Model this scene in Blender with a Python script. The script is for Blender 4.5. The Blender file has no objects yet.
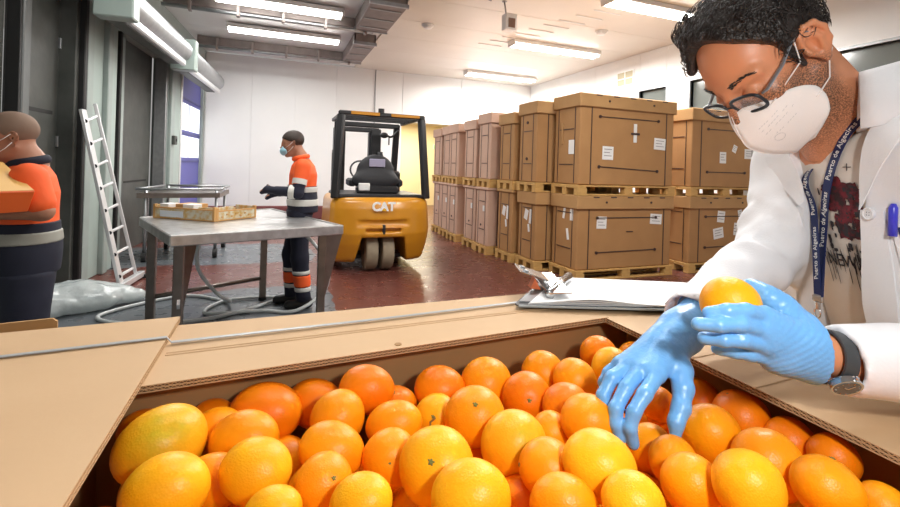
import bpy, math, random
import numpy as np
from mathutils import Vector, Matrix, Euler
random.seed(3)
np.random.seed(3)
S = bpy.context.scene
COL = S.collection
PI = math.pi

# ------------------------------------------------------------ camera, world, lamps, exposure
EYE = 1.5
YAW = math.radians(21.1)
ROLL = math.radians(1.8)
cam_d = bpy.data.cameras.new('camera')
cam_d.sensor_width = 36.0
cam_d.lens = 18.0
cam_d.shift_y = -0.095
cam_d.clip_start = 0.02
cam = bpy.data.objects.new('camera', cam_d)
COL.objects.link(cam)
cam.location = (0, 0, EYE)
cam.rotation_mode = 'XYZ'
cam.matrix_world = (Matrix.Translation((0, 0, EYE)) @ Matrix.Rotation(-YAW, 4, 'Z')
                    @ Matrix.Rotation(PI / 2, 4, 'X') @ Matrix.Rotation(ROLL, 4, 'Z'))
S.camera = cam

W = bpy.data.worlds.new('world')
S.world = W
W.use_nodes = True
W.node_tree.nodes['Background'].inputs[0].default_value = (1.0, 0.98, 0.95, 1)
W.node_tree.nodes['Background'].inputs[1].default_value = 0.30

S.view_settings.view_transform = 'Standard'
S.view_settings.look = 'None'
S.view_settings.gamma = 1.0
S.view_settings.use_curve_mapping = False
S.view_settings.exposure = 0.35


def area_lamp(name, loc, size, size_y, power, rot=(0, 0, 0), col=(1, 1, 1)):
    l = bpy.data.lights.new(name, 'AREA')
    l.shape = 'RECTANGLE'
    l.size = size
    l.size_y = size_y
    l.energy = power
    l.color = col
    o = bpy.data.objects.new(name, l)
    COL.objects.link(o)
    o.location = loc
    o.rotation_euler = rot
    return o


# the photographer's flash head, up and to the right of the camera
fl = area_lamp('flash_lamp', (0.30, -0.06, 1.66), 0.07, 0.07, 3.6, col=(1, 0.98, 0.95))
fl.rotation_euler = (Vector((0.35, 0.62, 1.15)) - Vector(fl.location)).to_track_quat('-Z', 'Y').to_euler()
# ceiling tubes over the packing place and along the hall (their own light)
LAMPS = [(0.0, 7.4, 4.1, 2.0, 70), (0.1, 9.95, 4.02, 2.1, 70), (5.9, 11.5, 4.1, 2.2, 170), (5.6, 8.35, 4.1, 2.2, 150),
         (5.6, 5.6, 4.1, 1.8, 110), (3.0, 2.6, 4.1, 1.3, 120), (0.6, 1.2, 4.1, 2.2, 12), (-0.2, 4.4, 4.1, 2.0, 55)]
for i, (x, y, z, sx, p) in enumerate(LAMPS):
    area_lamp('ceiling_lamp', (x, y, z - 0.12), sx, 0.3, p, col=(1, 0.985, 0.95))


def at(px, py, d):
    """point seen at photo pixel (px, py), d metres in front of the camera plane"""
    F = Vector((math.sin(YAW), math.cos(YAW), 0))
    R0 = Vector((math.cos(YAW), -math.sin(YAW), 0))
    Z = Vector((0, 0, 1))
    R = R0 * math.cos(ROLL) + Z * math.sin(ROLL)
    U = Z * math.cos(ROLL) - R0 * math.sin(ROLL)
    v = F + R * ((px - 450) / 450.0) + U * ((168 - py) / 450.0)
    return Vector((0, 0, EYE)) + v * d


# ------------------------------------------------------------ materials
MATS = {}


def mat(name, col, rough=0.5, metal=0.0, col2=None, scale=8.0, amount=0.5, bump=0.0, bscale=60.0, spec=0.5,
        emit=None, estr=0.0, stretch=(1, 1, 1), coat=0.0, sss=0.0, alpha=1.0, trans=0.0, detail=5.0, obj_coords=True):
    if name in MATS:
        return MATS[name]
    m = bpy.data.materials.new(name)
    m.use_nodes = True
    nt = m.node_tree
    b = nt.nodes['Principled BSDF']
    b.inputs['Base Color'].default_value = (*col, 1)
    b.inputs['Roughness'].default_value = rough
    b.inputs['Metallic'].default_value = metal
    b.inputs['Specular IOR Level'].default_value = spec
    b.inputs['Coat Weight'].default_value = coat
    b.inputs['Alpha'].default_value = alpha
    b.inputs['Transmission Weight'].default_value = trans
    if sss:
        b.inputs['Subsurface Weight'].default_value = sss
        b.inputs['Subsurface Radius'].default_value = (0.012, 0.005, 0.003)
        b.inputs['Subsurface Scale'].default_value = 1.0
    if emit:
        b.inputs['Emission Color'].default_value = (*emit, 1)
        b.inputs['Emission Strength'].default_value = estr
    tc = nt.nodes.new('ShaderNodeTexCoord')
    mp = nt.nodes.new('ShaderNodeMapping')
    mp.inputs['Scale'].default_value = stretch
    nt.links.new(tc.outputs['Object' if obj_coords else 'Generated'], mp.inputs[0])
    if col2 is not None:
        n = nt.nodes.new('ShaderNodeTexNoise')
        n.inputs['Scale'].default_value = scale
        n.inputs['Detail'].default_value = detail
        nt.links.new(mp.outputs[0], n.inputs['Vector'])
        r = nt.nodes.new('ShaderNodeValToRGB')
        r.color_ramp.elements[0].position = 0.5 - amount * 0.4
        r.color_ramp.elements[1].position = 0.5 + amount * 0.4
        r.color_ramp.elements[0].color = (*col, 1)
        r.color_ramp.elements[1].color = (*col2, 1)
        nt.links.new(n.outputs['Fac'], r.inputs[0])
        nt.links.new(r.outputs[0], b.inputs['Base Color'])
    if bump:
        n2 = nt.nodes.new('ShaderNodeTexNoise')
        n2.inputs['Scale'].default_value = bscale
        n2.inputs['Detail'].default_value = 4
        nt.links.new(mp.outputs[0], n2.inputs['Vector'])
        bp = nt.nodes.new('ShaderNodeBump')
        bp.inputs['Strength'].default_value = bump
        bp.inputs['Distance'].default_value = 0.01
        nt.links.new(n2.outputs['Fac'], bp.inputs['Height'])
        nt.links.new(bp.outputs[0], b.inputs['Normal'])
    MATS[name] = m
    return m


def mnodes(m):
    return m.node_tree, m.node_tree.nodes['Principled BSDF']


# ------------------------------------------------------------ mesh helpers
def new_obj(name, verts, faces, material, parent=None, smooth=False, mats=None, fmat=None):
    """verts in world coordinates; stored relative to the root the object hangs from"""
    off = Vector((0, 0, 0))
    p = parent
    while p is not None:
        off += Vector(p.location)
        p = p.parent
    if isinstance(verts, np.ndarray):
        verts = (verts - np.array(off)).tolist()
    else:
        verts = [(v[0] - off.x, v[1] - off.y, v[2] - off.z) for v in verts]
    me = bpy.data.meshes.new(name)
    me.from_pydata(verts, [], faces)
    for mm in (mats or [material]):
        me.materials.append(mm)
    if fmat is not None:
        me.polygons.foreach_set('material_index', fmat)
    if smooth:
        me.polygons.foreach_set('use_smooth', [True] * len(me.polygons))
    me.update()
    o = bpy.data.objects.new(name, me)
    COL.objects.link(o)
    if parent is not None:
        o.parent = parent
    return o


class MB:
    def __init__(self):
        self.v, self.f = [], []

    def add(self, vs, fs):
        n = len(self.v)
        self.v += [tuple(v) for v in vs]
        self.f += [tuple(i + n for i in f) for f in fs]
        return self

    def box(self, x0, x1, y0, y1, z0, z1, bev=0.0):
        if bev <= 0:
            vs = [(x, y, z) for z in (z0, z1) for y in (y0, y1) for x in (x0, x1)]
            fs = [(0, 2, 3, 1), (4, 5, 7, 6), (0, 1, 5, 4), (2, 6, 7, 3), (0, 4, 6, 2), (1, 3, 7, 5)]
            return self.add(vs, fs)
        return self.bbox(Matrix.Translation(((x0 + x1) / 2, (y0 + y1) / 2, (z0 + z1) / 2)),
                         x1 - x0, y1 - y0, z1 - z0, bev)

    def bbox(self, M, sx, sy, sz, bev=0.0):
        """box centred on M, edges chamfered by bev"""
        hx, hy, hz = sx / 2, sy / 2, sz / 2
        if bev <= 0:
            vs = [M @ Vector((x, y, z)) for z in (-hz, hz) for y in (-hy, hy) for x in (-hx, hx)]
            return self.add(vs, [(0, 2, 3, 1), (4, 5, 7, 6), (0, 1, 5, 4), (2, 6, 7, 3), (0, 4, 6, 2), (1, 3, 7, 5)])
        b = min(bev, hx * .9, hy * .9, hz * .9)
        vs, idx = [], {}
        for sx_ in (-1, 1):
            for sy_ in (-1, 1):
                for sz_ in (-1, 1):
                    c = (sx_, sy_, sz_)
                    for a in range(3):
                        p = [sx_ * (hx - b), sy_ * (hy - b), sz_ * (hz - b)]
                        p[a] = c[a] * (hx, hy, hz)[a]
                        idx[(c, a)] = len(vs)
                        vs.append(M @ Vector(p))
        fs = []
        for a in range(3):
            o1, o2 = [k for k in range(3) if k != a]
            for s in (-1, 1):
                q = []
                for s1, s2 in ((-1, -1), (1, -1), (1, 1), (-1, 1)):
                    c = [0, 0, 0]
                    c[a], c[o1], c[o2] = s, s1, s2
                    q.append(idx[(tuple(c), a)])
                fs.append(tuple(q))
            for s1 in (-1, 1):
                for s2 in (-1, 1):
                    c0, c1 = [0, 0, 0], [0, 0, 0]
                    c0[a], c1[a] = -1, 1
                    for c in (c0, c1):
                        c[o1], c[o2] = s1, s2
                    fs.append((idx[(tuple(c0), o1)], idx[(tuple(c1), o1)], idx[(tuple(c1), o2)], idx[(tuple(c0), o2)]))
        for sx_ in (-1, 1):
            for sy_ in (-1, 1):
                for sz_ in (-1, 1):
                    c = (sx_, sy_, sz_)
                    fs.append((idx[(c, 0)], idx[(c, 1)], idx[(c, 2)]))
        # make the windings face outwards
        ctr = M.translation
        out = []
        for f in fs:
            p = [vs[i] for i in f]
            n = (p[1] - p[0]).cross(p[2] - p[0])
            m_ = sum(p, Vector()) / len(p)
            out.append(f if n.dot(m_ - ctr) > 0 else tuple(reversed(f)))
        return self.add(vs, out)

    def cyl(self, a, b, r, r2=None, n=16, caps=True):
        a, b = Vector(a), Vector(b)
        r2 = r if r2 is None else r2
        q = (b - a).to_track_quat('Z', 'Y')
        vs = []
        for c, rr in ((a, r), (b, r2)):
            for i in range(n):
                t = 2 * PI * i / n
                vs.append(c + q @ Vector((rr * math.cos(t), rr * math.sin(t), 0)))
        fs = [(i, (i + 1) % n, n + (i + 1) % n, n + i) for i in range(n)]
        if caps:
            fs += [tuple(reversed(range(n))), tuple(range(n, 2 * n))]
        return self.add(vs, fs)

    def tube(self, pts, r, n=10, closed=False, rz=None):
        """round (or with rz flattened) tube along points"""
        pts = [Vector(p) for p in pts]
        m = len(pts)
        rs = r if isinstance(r, (list, tuple)) else [r] * m
        vs = []
        ref = Vector((0, 0, 1))
        for k, p in enumerate(pts):
            t = (pts[min(k + 1, m - 1)] - pts[max(k - 1, 0)]) if not closed else pts[(k + 1) % m] - pts[k - 1]
            t.normalize()
            u = ref - t * ref.dot(t)
            if u.length < 1e-3:
                u = Vector((1, 0, 0)) - t * t.x
            u.normalize()
            w = t.cross(u)
            ref = u if rz is None else ref
            for i in range(n):
                a = 2 * PI * i / n
                vs.append(p + u * (rs[k] if rz is None else rz) * math.sin(a) + w * rs[k] * math.cos(a))
        fs = []
        for k in range(m if closed else m - 1):
            k2 = (k + 1) % m
            for i in range(n):
                j = (i + 1) % n
                fs.append((k * n + i, k * n + j, k2 * n + j, k2 * n + i))
        if not closed:
            fs += [tuple(reversed(range(n))), tuple(range((m - 1) * n, m * n))]
        return self.add(vs, fs)

    def prism(self, poly, d):
        """closed polygon (3D points) extruded by vector d"""
        n = len(poly)
        d = Vector(d)
        a = [Vector(p) for p in poly]
        nn = Vector()
        for i in range(n):
            nn += a[i].cross(a[(i + 1) % n])
        if nn.dot(d) > 0:
            a.reverse()
        vs = a + [p + d for p in a]
        fs = [tuple(range(n)), tuple(reversed(range(n, 2 * n)))]
        fs += [((i + 1) % n, i, n + i, n + (i + 1) % n) for i in range(n)]
        return self.add(vs, fs)

    def sphere(self, c, r, nu=16, nv=10, M=None):
        c = Vector(c)
        rr = r if isinstance(r, (tuple, list)) else (r, r, r)
        vs = [Vector((0, 0, -1))]
        for j in range(1, nv):
            a = -PI / 2 + PI * j / nv
            for i in range(nu):
                t = 2 * PI * i / nu
                vs.append(Vector((math.cos(a) * math.cos(t), math.cos(a) * math.sin(t), math.sin(a))))
        vs.append(Vector((0, 0, 1)))
        vs = [Vector((v.x * rr[0], v.y * rr[1], v.z * rr[2])) for v in vs]
        if M is not None:
            vs = [M @ v for v in vs]
        vs = [v + c for v in vs]
        fs = []
        for i in range(nu):
            j = (i + 1) % nu
            fs.append((0, 1 + j, 1 + i))
            for k in range(nv - 2):
                fs.append((1 + k * nu + i, 1 + k * nu + j, 1 + (k + 1) * nu + j, 1 + (k + 1) * nu + i))
            fs.append((1 + (nv - 2) * nu + i, 1 + (nv - 2) * nu + j, len(vs) - 1))
        return self.add(vs, fs)

    def build(self, name, material, parent=None, smooth=False, **kw):
        return new_obj(name, self.v, self.f, material, parent, smooth, **kw)


def auto_smooth(o, ang=40):
    me = o.data
    me.polygons.foreach_set('use_smooth', [True] * len(me.polygons))
    try:
        me.set_sharp_from_angle(angle=math.radians(ang))
    except Exception:
        pass
    return o


def tag(o, label=None, cat=None, group=None, kind=None):
    if label:
        o['label'] = label
    if cat:
        o['category'] = cat
    if group:
        o['group'] = group
    if kind:
        o['kind'] = kind
    return o


def thing(name, loc, label, cat, group=None):
    o = bpy.data.objects.new(name, None)
    o.empty_display_size = 0.05
    COL.objects.link(o)
    o.location = loc
    return tag(o, label, cat, group)


def struct(o):
    o['kind'] = 'structure'
    return o


def copy_tree(o, parent=None):
    c = o.copy()
    COL.objects.link(c)
    c.parent = parent
    for ch in list(KIDS.get(o.name, [])):
        copy_tree(bpy.data.objects[ch], c)
    return c


KIDS = {}


def index_kids():
    KIDS.clear()
    for o in bpy.data.objects:
        if o.parent:
            KIDS.setdefault(o.parent.name, []).append(o.name)


def text_mesh(s, size, depth=0.0005, bold=0.0):
    cu = bpy.data.curves.new('lettering', 'FONT')
    cu.body = s
    cu.size = size
    cu.extrude = depth
    cu.offset = bold
    cu.align_x = 'CENTER'
    cu.align_y = 'CENTER'
    cu.resolution_u = 3
    o = bpy.data.objects.new('lettering', cu)
    COL.objects.link(o)
    dg = bpy.context.evaluated_depsgraph_get()
    dg.update()
    me = bpy.data.meshes.new_from_object(o.evaluated_get(dg))
    vs = [tuple(v.co) for v in me.vertices]
    fs = [tuple(p.vertices) for p in me.polygons]
    bpy.data.objects.remove(o)
    bpy.data.meshes.remove(me)
    bpy.data.curves.remove(cu)
    return vs, fs


def lettering(name, s, size, origin, right, up, material, parent, depth=0.0005, bold=0.0, skew=0.0):
    vs, fs = text_mesh(s, size, depth, bold)
    right = Vector(right).normalized()
    up = Vector(up).normalized()
    nrm = right.cross(up)
    out = []
    for v in vs:
        out.append(Vector(origin) + right * (v[0] + skew * v[1]) + up * v[1] + nrm * v[2])
    return new_obj(name, out, fs, material, parent)


# ------------------------------------------------------------ implicit surfaces (organic shapes)
class Field:
    """smooth union of round shapes, sampled on a grid and meshed with surface nets"""

    def __init__(self, k=0.01):
        self.ops = []
        self.k = k

    def cap(self, a, b, ra, rb=None, k=None, mode='+', flat=None):
        self.ops.append(('c', np.array(a, float), np.array(b, float), ra, ra if rb is None else rb,
                         self.k if k is None else k, mode, flat))
        return self

    def chain(self, pts, rs, k=None, mode='+', flat=None):
        for i in range(len(pts) - 1):
            self.cap(pts[i], pts[i + 1], rs[i], rs[i + 1], k, mode, flat)
        return self

    def ell(self, c, r, axes=None, k=None, mode='+'):
        A = np.eye(3) if axes is None else np.array(axes, float)
        self.ops.append(('e', np.array(c, float), np.array(r, float), A, self.k if k is None else k, mode))
        return self

    def fn(self, f, k=None, mode='+'):
        self.ops.append(('f', f, self.k if k is None else k, mode))
        return self

    def one(self, op, P):
        if op[0] == 'c':
            _, a, b, ra, rb, k, mode, flat = op
            A, B, Q = a, b, P
            if flat is not None:                       # flat = (unit axis, factor): squash along axis
                ax, fac = np.array(flat[0], float), flat[1]
                Q = P + ((P - a) @ ax)[..., None] * ax * (1 / fac - 1)
                B = b + ((b - a) @ ax) * ax * (1 / fac - 1)
            ab = B - A
            L2 = max(ab @ ab, 1e-12)
            t = np.clip(((Q - A) @ ab) / L2, 0, 1)
            d = np.linalg.norm(Q - A - t[..., None] * ab, axis=-1) - (ra + (rb - ra) * t)
            if flat is not None:
                d = d * min(1.0, max(flat[1], .55))
            return d, k, mode
        if op[0] == 'e':
            _, c, r, A, k, mode = op
            q = (P - c) @ A.T
            k0 = np.linalg.norm(q / r, axis=-1)
            k1 = np.linalg.norm(q / (r * r), axis=-1) + 1e-9
            return k0 * (k0 - 1) / k1, k, mode
        _, f, k, mode = op
        return f(P), k, mode

    def __call__(self, P):
        d = None
        for op in self.ops:
            e, k, mode = self.one(op, P)
            if d is None:
                d = e
                continue
            if mode == '+':
                h = np.maximum(k - np.abs(d - e), 0) / max(k, 1e-9)
                d = np.minimum(d, e) - h * h * k * .25
            elif mode == '-':
                h = np.maximum(k - np.abs(d + e), 0) / max(k, 1e-9)
                d = np.maximum(d, -e) + h * h * k * .25
            else:                                      # '&' intersection
                h = np.maximum(k - np.abs(d - e), 0) / max(k, 1e-9)
                d = np.maximum(d, e) + h * h * k * .25
        return d


def nets(f, lo, hi, h):
    """surface nets: returns verts (n,3), quads"""
    lo, hi = np.array(lo, float), np.array(hi, float)
    n = np.maximum(((hi - lo) / h).astype(int) + 2, 4)
    # coarse pass: only blocks near the surface are sampled finely
    B = 8
    nb = -(-n // B)
    bc = [lo[i] + h * (np.arange(nb[i]) * B + (B - 1) / 2) for i in range(3)]
    G = np.stack(np.meshgrid(*bc, indexing='ij'), -1).reshape(-1, 3)
    fc = np.concatenate([f(G[i:i + 60000]) for i in range(0, len(G), 60000)])
    rad = h * B * .5 * 1.733 * 1.35 + 2 * h
    near = np.abs(fc) < rad
    big = np.where(fc > 0, 1.0, -1.0).astype(np.float32)
    V = np.repeat(np.repeat(np.repeat(big.reshape(nb), B, 0), B, 1), B, 2)
    loc = np.stack(np.meshgrid(*[np.arange(B)] * 3, indexing='ij'), -1).reshape(-1, 3)
    ids = np.argwhere(near.reshape(nb))
    for i in range(0, len(ids), 400):
        q = (ids[i:i + 400, None] * B + loc[None]).reshape(-1, 3)
        V[q[:, 0], q[:, 1], q[:, 2]] = f(lo + h * q)
    V = V[:n[0], :n[1], :n[2]]
    V[0], V[-1] = np.maximum(V[0], h), np.maximum(V[-1], h)
    V[:, 0], V[:, -1] = np.maximum(V[:, 0], h), np.maximum(V[:, -1], h)
    V[:, :, 0], V[:, :, -1] = np.maximum(V[:, :, 0], h), np.maximum(V[:, :, -1], h)
    I = V < 0
    c = [I[a:n[0] - 1 + a, b:n[1] - 1 + b, d:n[2] - 1 + d] for a in (0, 1) for b in (0, 1) for d in (0, 1)]
    s = sum(x.astype(np.int8) for x in c)
    cells = np.argwhere((s > 0) & (s < 8))
    idx = -np.ones(tuple(n - 1), np.int64)
    idx[tuple(cells.T)] = np.arange(len(cells))
    acc = np.zeros((len(cells), 3))
    cnt = np.zeros(len(cells))
    cor = [(a, b, d) for a in (0, 1) for b in (0, 1) for d in (0, 1)]
    for p in cor:
        for ax in range(3):
            if p[ax]:
                continue
            q = list(p)
            q[ax] = 1
            va = V[tuple((cells + p).T)]
            vb = V[tuple((cells + q).T)]
            m = (va < 0) != (vb < 0)
            t = np.where(m, va / np.where(m, va - vb, 1), 0)
            pt = np.array(p, float)[None].repeat(len(cells), 0)
            pt[:, ax] += t
            acc += pt * m[:, None]
            cnt += m
    verts = lo + h * (cells + acc / cnt[:, None])
    quads = []
    for ax in range(3):
        a1, a2 = [(1, 2), (2, 0), (0, 1)][ax]
        sl0 = [slice(None)] * 3
        sl1 = [slice(None)] * 3
        sl0[ax] = slice(0, -1)
        sl1[ax] = slice(1, None)
        A, B = I[tuple(sl0)], I[tuple(sl1)]
        e = np.argwhere(A != B)
        e = e[(e[:, a1] > 0) & (e[:, a2] > 0)]
        flip = I[tuple(e.T)]
        d1 = np.zeros(3, int)
        d1[a1] = 1
        d2 = np.zeros(3, int)
        d2[a2] = 1
        lim = np.array(idx.shape)
        ok = np.all(e < lim, axis=1)
        e, flip = e[ok], flip[ok]
        q = np.stack([idx[tuple((e - d1 - d2).T)], idx[tuple((e - d2).T)], idx[tuple(e.T)], idx[tuple((e - d1).T)]], 1)
        q[~flip] = q[~flip][:, ::-1]
        quads.append(q)
    quads = np.concatenate(quads)
    quads = quads[(quads >= 0).all(1)]
    # one light relaxation pass
    for _ in range(1):
        s_ = np.zeros_like(verts)
        c_ = np.zeros(len(verts))
        for k in range(4):
            np.add.at(s_, quads[:, k], verts[quads[:, (k + 1) % 4]])
            np.add.at(c_, quads[:, k], 1)
        verts = verts * .6 + .4 * s_ / np.maximum(c_, 1)[:, None]
    return verts, quads


def organic(name, f, lo, hi, h, material, parent=None, attr=None, mats=None, fmat=None):
    v, q = nets(f, lo, hi, h)
    o = new_obj(name, v, q.tolist(), material, parent, True, mats=mats)
    if fmat is not None:
        o.data.polygons.foreach_set('material_index', fmat(v[q].mean(1)).astype(int).tolist())
    if attr:
        for an, fn in attr.items():
            a = o.data.attributes.new(an, 'FLOAT', 'POINT')
            a.data.foreach_set('value', fn(v).astype(np.float32))
    return o


def wob(P, s, seed=0, oct=2):
    """cheap smooth noise in about -1..1"""
    r = np.random.RandomState(seed)
    out = 0
    amp = 1.0
    for k in range(oct):
        for j in range(3):
            d = r.normal(size=3)
            d /= np.linalg.norm(d)
            e = r.normal(size=3)
            e /= np.linalg.norm(e)
            out = out + amp * np.sin((P @ d) * s * (1 + .3 * j) + 1.7 * np.sin((P @ e) * s * .7 + r.rand() * 6) + r.rand() * 6)
        s *= 2.1
        amp *= .5
    return out / 4.5


def V3(v):
    return np.array([v[0], v[1], v[2]], float)

# ============================================================ THE ROOM
def wall_left_pt(y, off=0.0, z=0.0):
    """point on the dock wall line; off is metres out into the hall"""
    return Vector((-2.37 + .066 * (y - 3) + off, y, z))


# floor: red-brown sealed coat, grey reflected daylight painted into its colour by the docks
def floor_mat():
    m = mat('floor_coat', (.13, .045, .035), .22, spec=.5)
    nt, b = mnodes(m)
    tc = nt.nodes.new('ShaderNodeTexCoord')
    sp = nt.nodes.new('ShaderNodeSeparateXYZ')
    nt.links.new(tc.outputs['Object'], sp.inputs[0])
    n = nt.nodes.new('ShaderNodeTexNoise')
    n.inputs['Scale'].default_value = .9
    n.inputs['Detail'].default_value = 4
    nt.links.new(tc.outputs['Object'], n.inputs['Vector'])

    def math_(op, a, b_):
        q = nt.nodes.new('ShaderNodeMath')
        q.operation = op
        for i, v in enumerate((a, b_)):
            if isinstance(v, (int, float)):
                q.inputs[i].default_value = v
            elif v is not None:
                nt.links.new(v, q.inputs[i])
        return q.outputs[0]
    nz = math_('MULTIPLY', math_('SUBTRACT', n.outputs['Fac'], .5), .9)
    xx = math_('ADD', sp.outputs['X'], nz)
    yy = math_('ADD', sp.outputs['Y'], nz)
    # painted grey reflection: x < .55, y < 5.75 or 7.1 < y < 8.6
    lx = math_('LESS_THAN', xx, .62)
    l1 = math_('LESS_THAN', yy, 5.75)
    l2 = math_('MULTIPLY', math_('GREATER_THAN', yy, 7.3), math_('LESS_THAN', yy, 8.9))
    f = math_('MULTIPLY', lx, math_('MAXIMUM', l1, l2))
    n3 = nt.nodes.new('ShaderNodeTexNoise')
    n3.inputs['Scale'].default_value = 6
    n3.inputs['Detail'].default_value = 8
    nt.links.new(tc.outputs['Object'], n3.inputs['Vector'])
    mx = nt.nodes.new('ShaderNodeMix')
    mx.data_type = 'RGBA'
    mx.inputs['A'].default_value = (.17, .055, .04, 1)
    mx.inputs['B'].default_value = (.10, .032, .026, 1)
    nt.links.new(n3.outputs['Fac'], mx.inputs['Factor'])
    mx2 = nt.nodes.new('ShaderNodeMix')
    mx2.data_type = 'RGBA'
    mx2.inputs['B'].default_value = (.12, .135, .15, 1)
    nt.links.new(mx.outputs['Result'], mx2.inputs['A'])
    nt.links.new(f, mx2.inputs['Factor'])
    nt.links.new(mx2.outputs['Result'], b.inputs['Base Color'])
    rr = nt.nodes.new('ShaderNodeMapRange')
    rr.inputs['To Min'].default_value = .16
    rr.inputs['To Max'].default_value = .42
    nt.links.new(n3.outputs['Fac'], rr.inputs['Value'])
    nt.links.new(rr.outputs[0], b.inputs['Roughness'])
    return m


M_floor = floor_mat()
M_white = mat('white_panel', (.80, .80, .79), .45, col2=(.74, .75, .75), scale=1.5, amount=1)
M_ceil = mat('ceiling_panel', (.78, .74, .66), .4, col2=(.70, .65, .57), scale=1.2, amount=1)
M_kerb = mat('kerb_paint', (.16, .045, .045), .5)
M_cream = mat('cream_paint', (.86, .74, .46), .6)
M_dock = mat('dock_dark_grey', (.045, .050, .045), .45, col2=(.085, .088, .08), scale=4, amount=.7, bump=.2, bscale=12)
M_dock2 = mat('dock_curtain', (.10, .11, .11), .5, col2=(.16, .165, .16), scale=5, amount=.6, bump=.6, bscale=9, stretch=(1, 1, .4))
M_post = mat('post_grey_green', (.30, .36, .34), .4, col2=(.36, .41, .39), scale=5, amount=.6)
M_head = mat('header_grey_green', (.36, .44, .41), .4)
M_black = mat('black_rubber', (.012, .012, .012), .6)
M_steel = mat('stainless', (.78, .78, .78), .28, metal=.75, col2=(.4, .39, .38), scale=12, amount=.8, bump=.05, bscale=30)
M_steel_d = mat('stainless_dull', (.30, .26, .23), .38, metal=1, col2=(.2, .17, .15), scale=10, amount=.8)
M_alu = mat('aluminium', (.74, .75, .76), .35, metal=.6)
M_galv = mat('galvanised', (.42, .43, .44), .42, metal=.8, col2=(.30, .31, .32), scale=14, amount=.8)
M_violet = mat('violet_door', (.10, .10, .42), .4)
M_glasswhite = mat('lit_window', (.8, .83, .88), .3, emit=(.88, .93, 1.0), estr=.75)
M_duct = mat('brown_grey_steel', (.20, .16, .15), .5, col2=(.28, .23, .21), scale=6, amount=.7)

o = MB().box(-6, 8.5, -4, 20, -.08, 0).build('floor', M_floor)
struct(o)

# back wall with upright panels, an opening at the right into a cream lobby
WB = 12.7
CZ = 4.22
wb = MB().box(-2.3, 3.35, WB + .03, WB + .2, 0, CZ).box(5.2, 7.8, WB + .03, WB + .2, 0, CZ).box(3.35, 5.2, WB + .03, WB + .2, 2.8, CZ).build('wall_back', M_white)
struct(wb)
x = -1.70
pw = 1.06
first = None
edges = [-1.70 + pw * i for i in range(5)] + [3.35]
for i in range(len(edges) - 1):
    MB().box(edges[i] + .0015, edges[i + 1] - .0015, WB, WB + .03, .36, CZ, .002).build('panel', M_white, wb)
MB().box(3.36, 5.19, WB, WB + .03, 2.8, CZ, .003).build('panel', M_white, wb)
for i in range(2):
    MB().box(5.2 + i * 1.3 + .004, 5.2 + (i + 1) * 1.3 - .004, WB, WB + .03, 0, CZ, .003).build('panel', M_white, wb)
k = MB().box(-1.75, 3.35, WB - .10, WB + .03, 0, .36, .02).build('baseboard_back', M_kerb)
struct(k)
k = MB().box(2.545, 2.565, WB - .03, WB, 2.3, CZ).build('trim_1', M_galv)
struct(k)
# lobby behind the opening
k = MB().box(2.6, 7.8, 16.9, 17.0, 0, 3.2).box(2.55, 2.65, WB + .2, 17, 0, 3.2).box(7.7, 7.8, WB + .2, 17, 0, 3.2).build('wall_lobby', M_cream)
struct(k)
k = MB().box(2.55, 7.8, WB + .2, 17, 3.15, 3.25).build('ceiling_lobby', M_ceil)
struct(k)
area_lamp('lobby_lamp', (4.6, 15.2, 3.1), 1.4, .5, 130, col=(1, .93, .75))

# right wall: white, a dark window band and a grille
XR = 7.6
wr = MB()
wins = [(7.22, 7.97, 2.7, 3.36), (3.1, 6.63, 2.7, 3.38)]
wr.box(XR + .03, XR + .2, -4, 3.1, 0, CZ).box(XR + .03, XR + .2, 6.63, 7.22, 0, CZ).box(XR + .03, XR + .2, 7.97, WB, 0, CZ)
for a, b_, c, d in wins:
    wr.box(XR + .03, XR + .2, a, b_, 0, c).box(XR + .03, XR + .2, a, b_, d, CZ)
wr = struct(wr.build('wall_right', M_white))
ys = [-4, -2, 0, 1.55, 3.1, 4.86, 6.63, 7.22, 7.97, 9.5, 11.1, WB]
for a, b_ in zip(ys[:-1], ys[1:]):
    seg = [w for w in wins if w[0] <= a + .01 and w[1] >= b_ - .01]
    if seg:
        MB().box(XR, XR + .03, a + .004, b_ - .004, 0, seg[0][2], .003).build('panel', M_white, wr)
        MB().box(XR, XR + .03, a + .004, b_ - .004, seg[0][3], CZ, .003).build('panel', M_white, wr)
    else:
        MB().box(XR, XR + .03, a + .004, b_ - .004, 0, CZ, .003).build('panel', M_white, wr)
M_pane = mat('dim_pane', (.16, .18, .17), .15, spec=.6)
for i, (a, b_, c, d) in enumerate(wins):
    w = struct(MB().box(XR + .10, XR + .12, a, b_, c, d).build('window_%d' % (i + 1), M_pane))
    MB().box(XR - .005, XR + .1, a - .04, a, c - .04, d + .04).box(XR - .005, XR + .1, b_, b_ + .04, c - .04, d + .04) \
        .box(XR - .005, XR + .1, a, b_, c - .04, c).box(XR - .005, XR + .1, a, b_, d, d + .04).build('window_frame', M_galv, w)

# ceiling in long panels, with a lower service bay on the dock side
ce = struct(MB().box(-6, 7.8, -.5, WB + .1, CZ + .05, CZ + .12).build('ceiling', M_ceil))
yy = WB
while yy > -.4:
    MB().box(1.95, 7.6, yy - 1.146, yy - .004, CZ, CZ + .05, .004).build('panel', M_ceil, ce)
    MB().box(-2.5, 1.942, yy - 1.146, yy - .004, CZ + .02, CZ + .05, .004).build('panel', M_white, ce)
    yy -= 1.15
# thin ceiling battens seen as bright ridges
for i in range(9):
    y0 = 8.9 - i * .34
    MB().box(4.0 + .11 * i, 4.55 + .11 * i, y0 - .02, y0 + .02, CZ - .012, CZ, .004).build('batten', M_white, ce)

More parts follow.
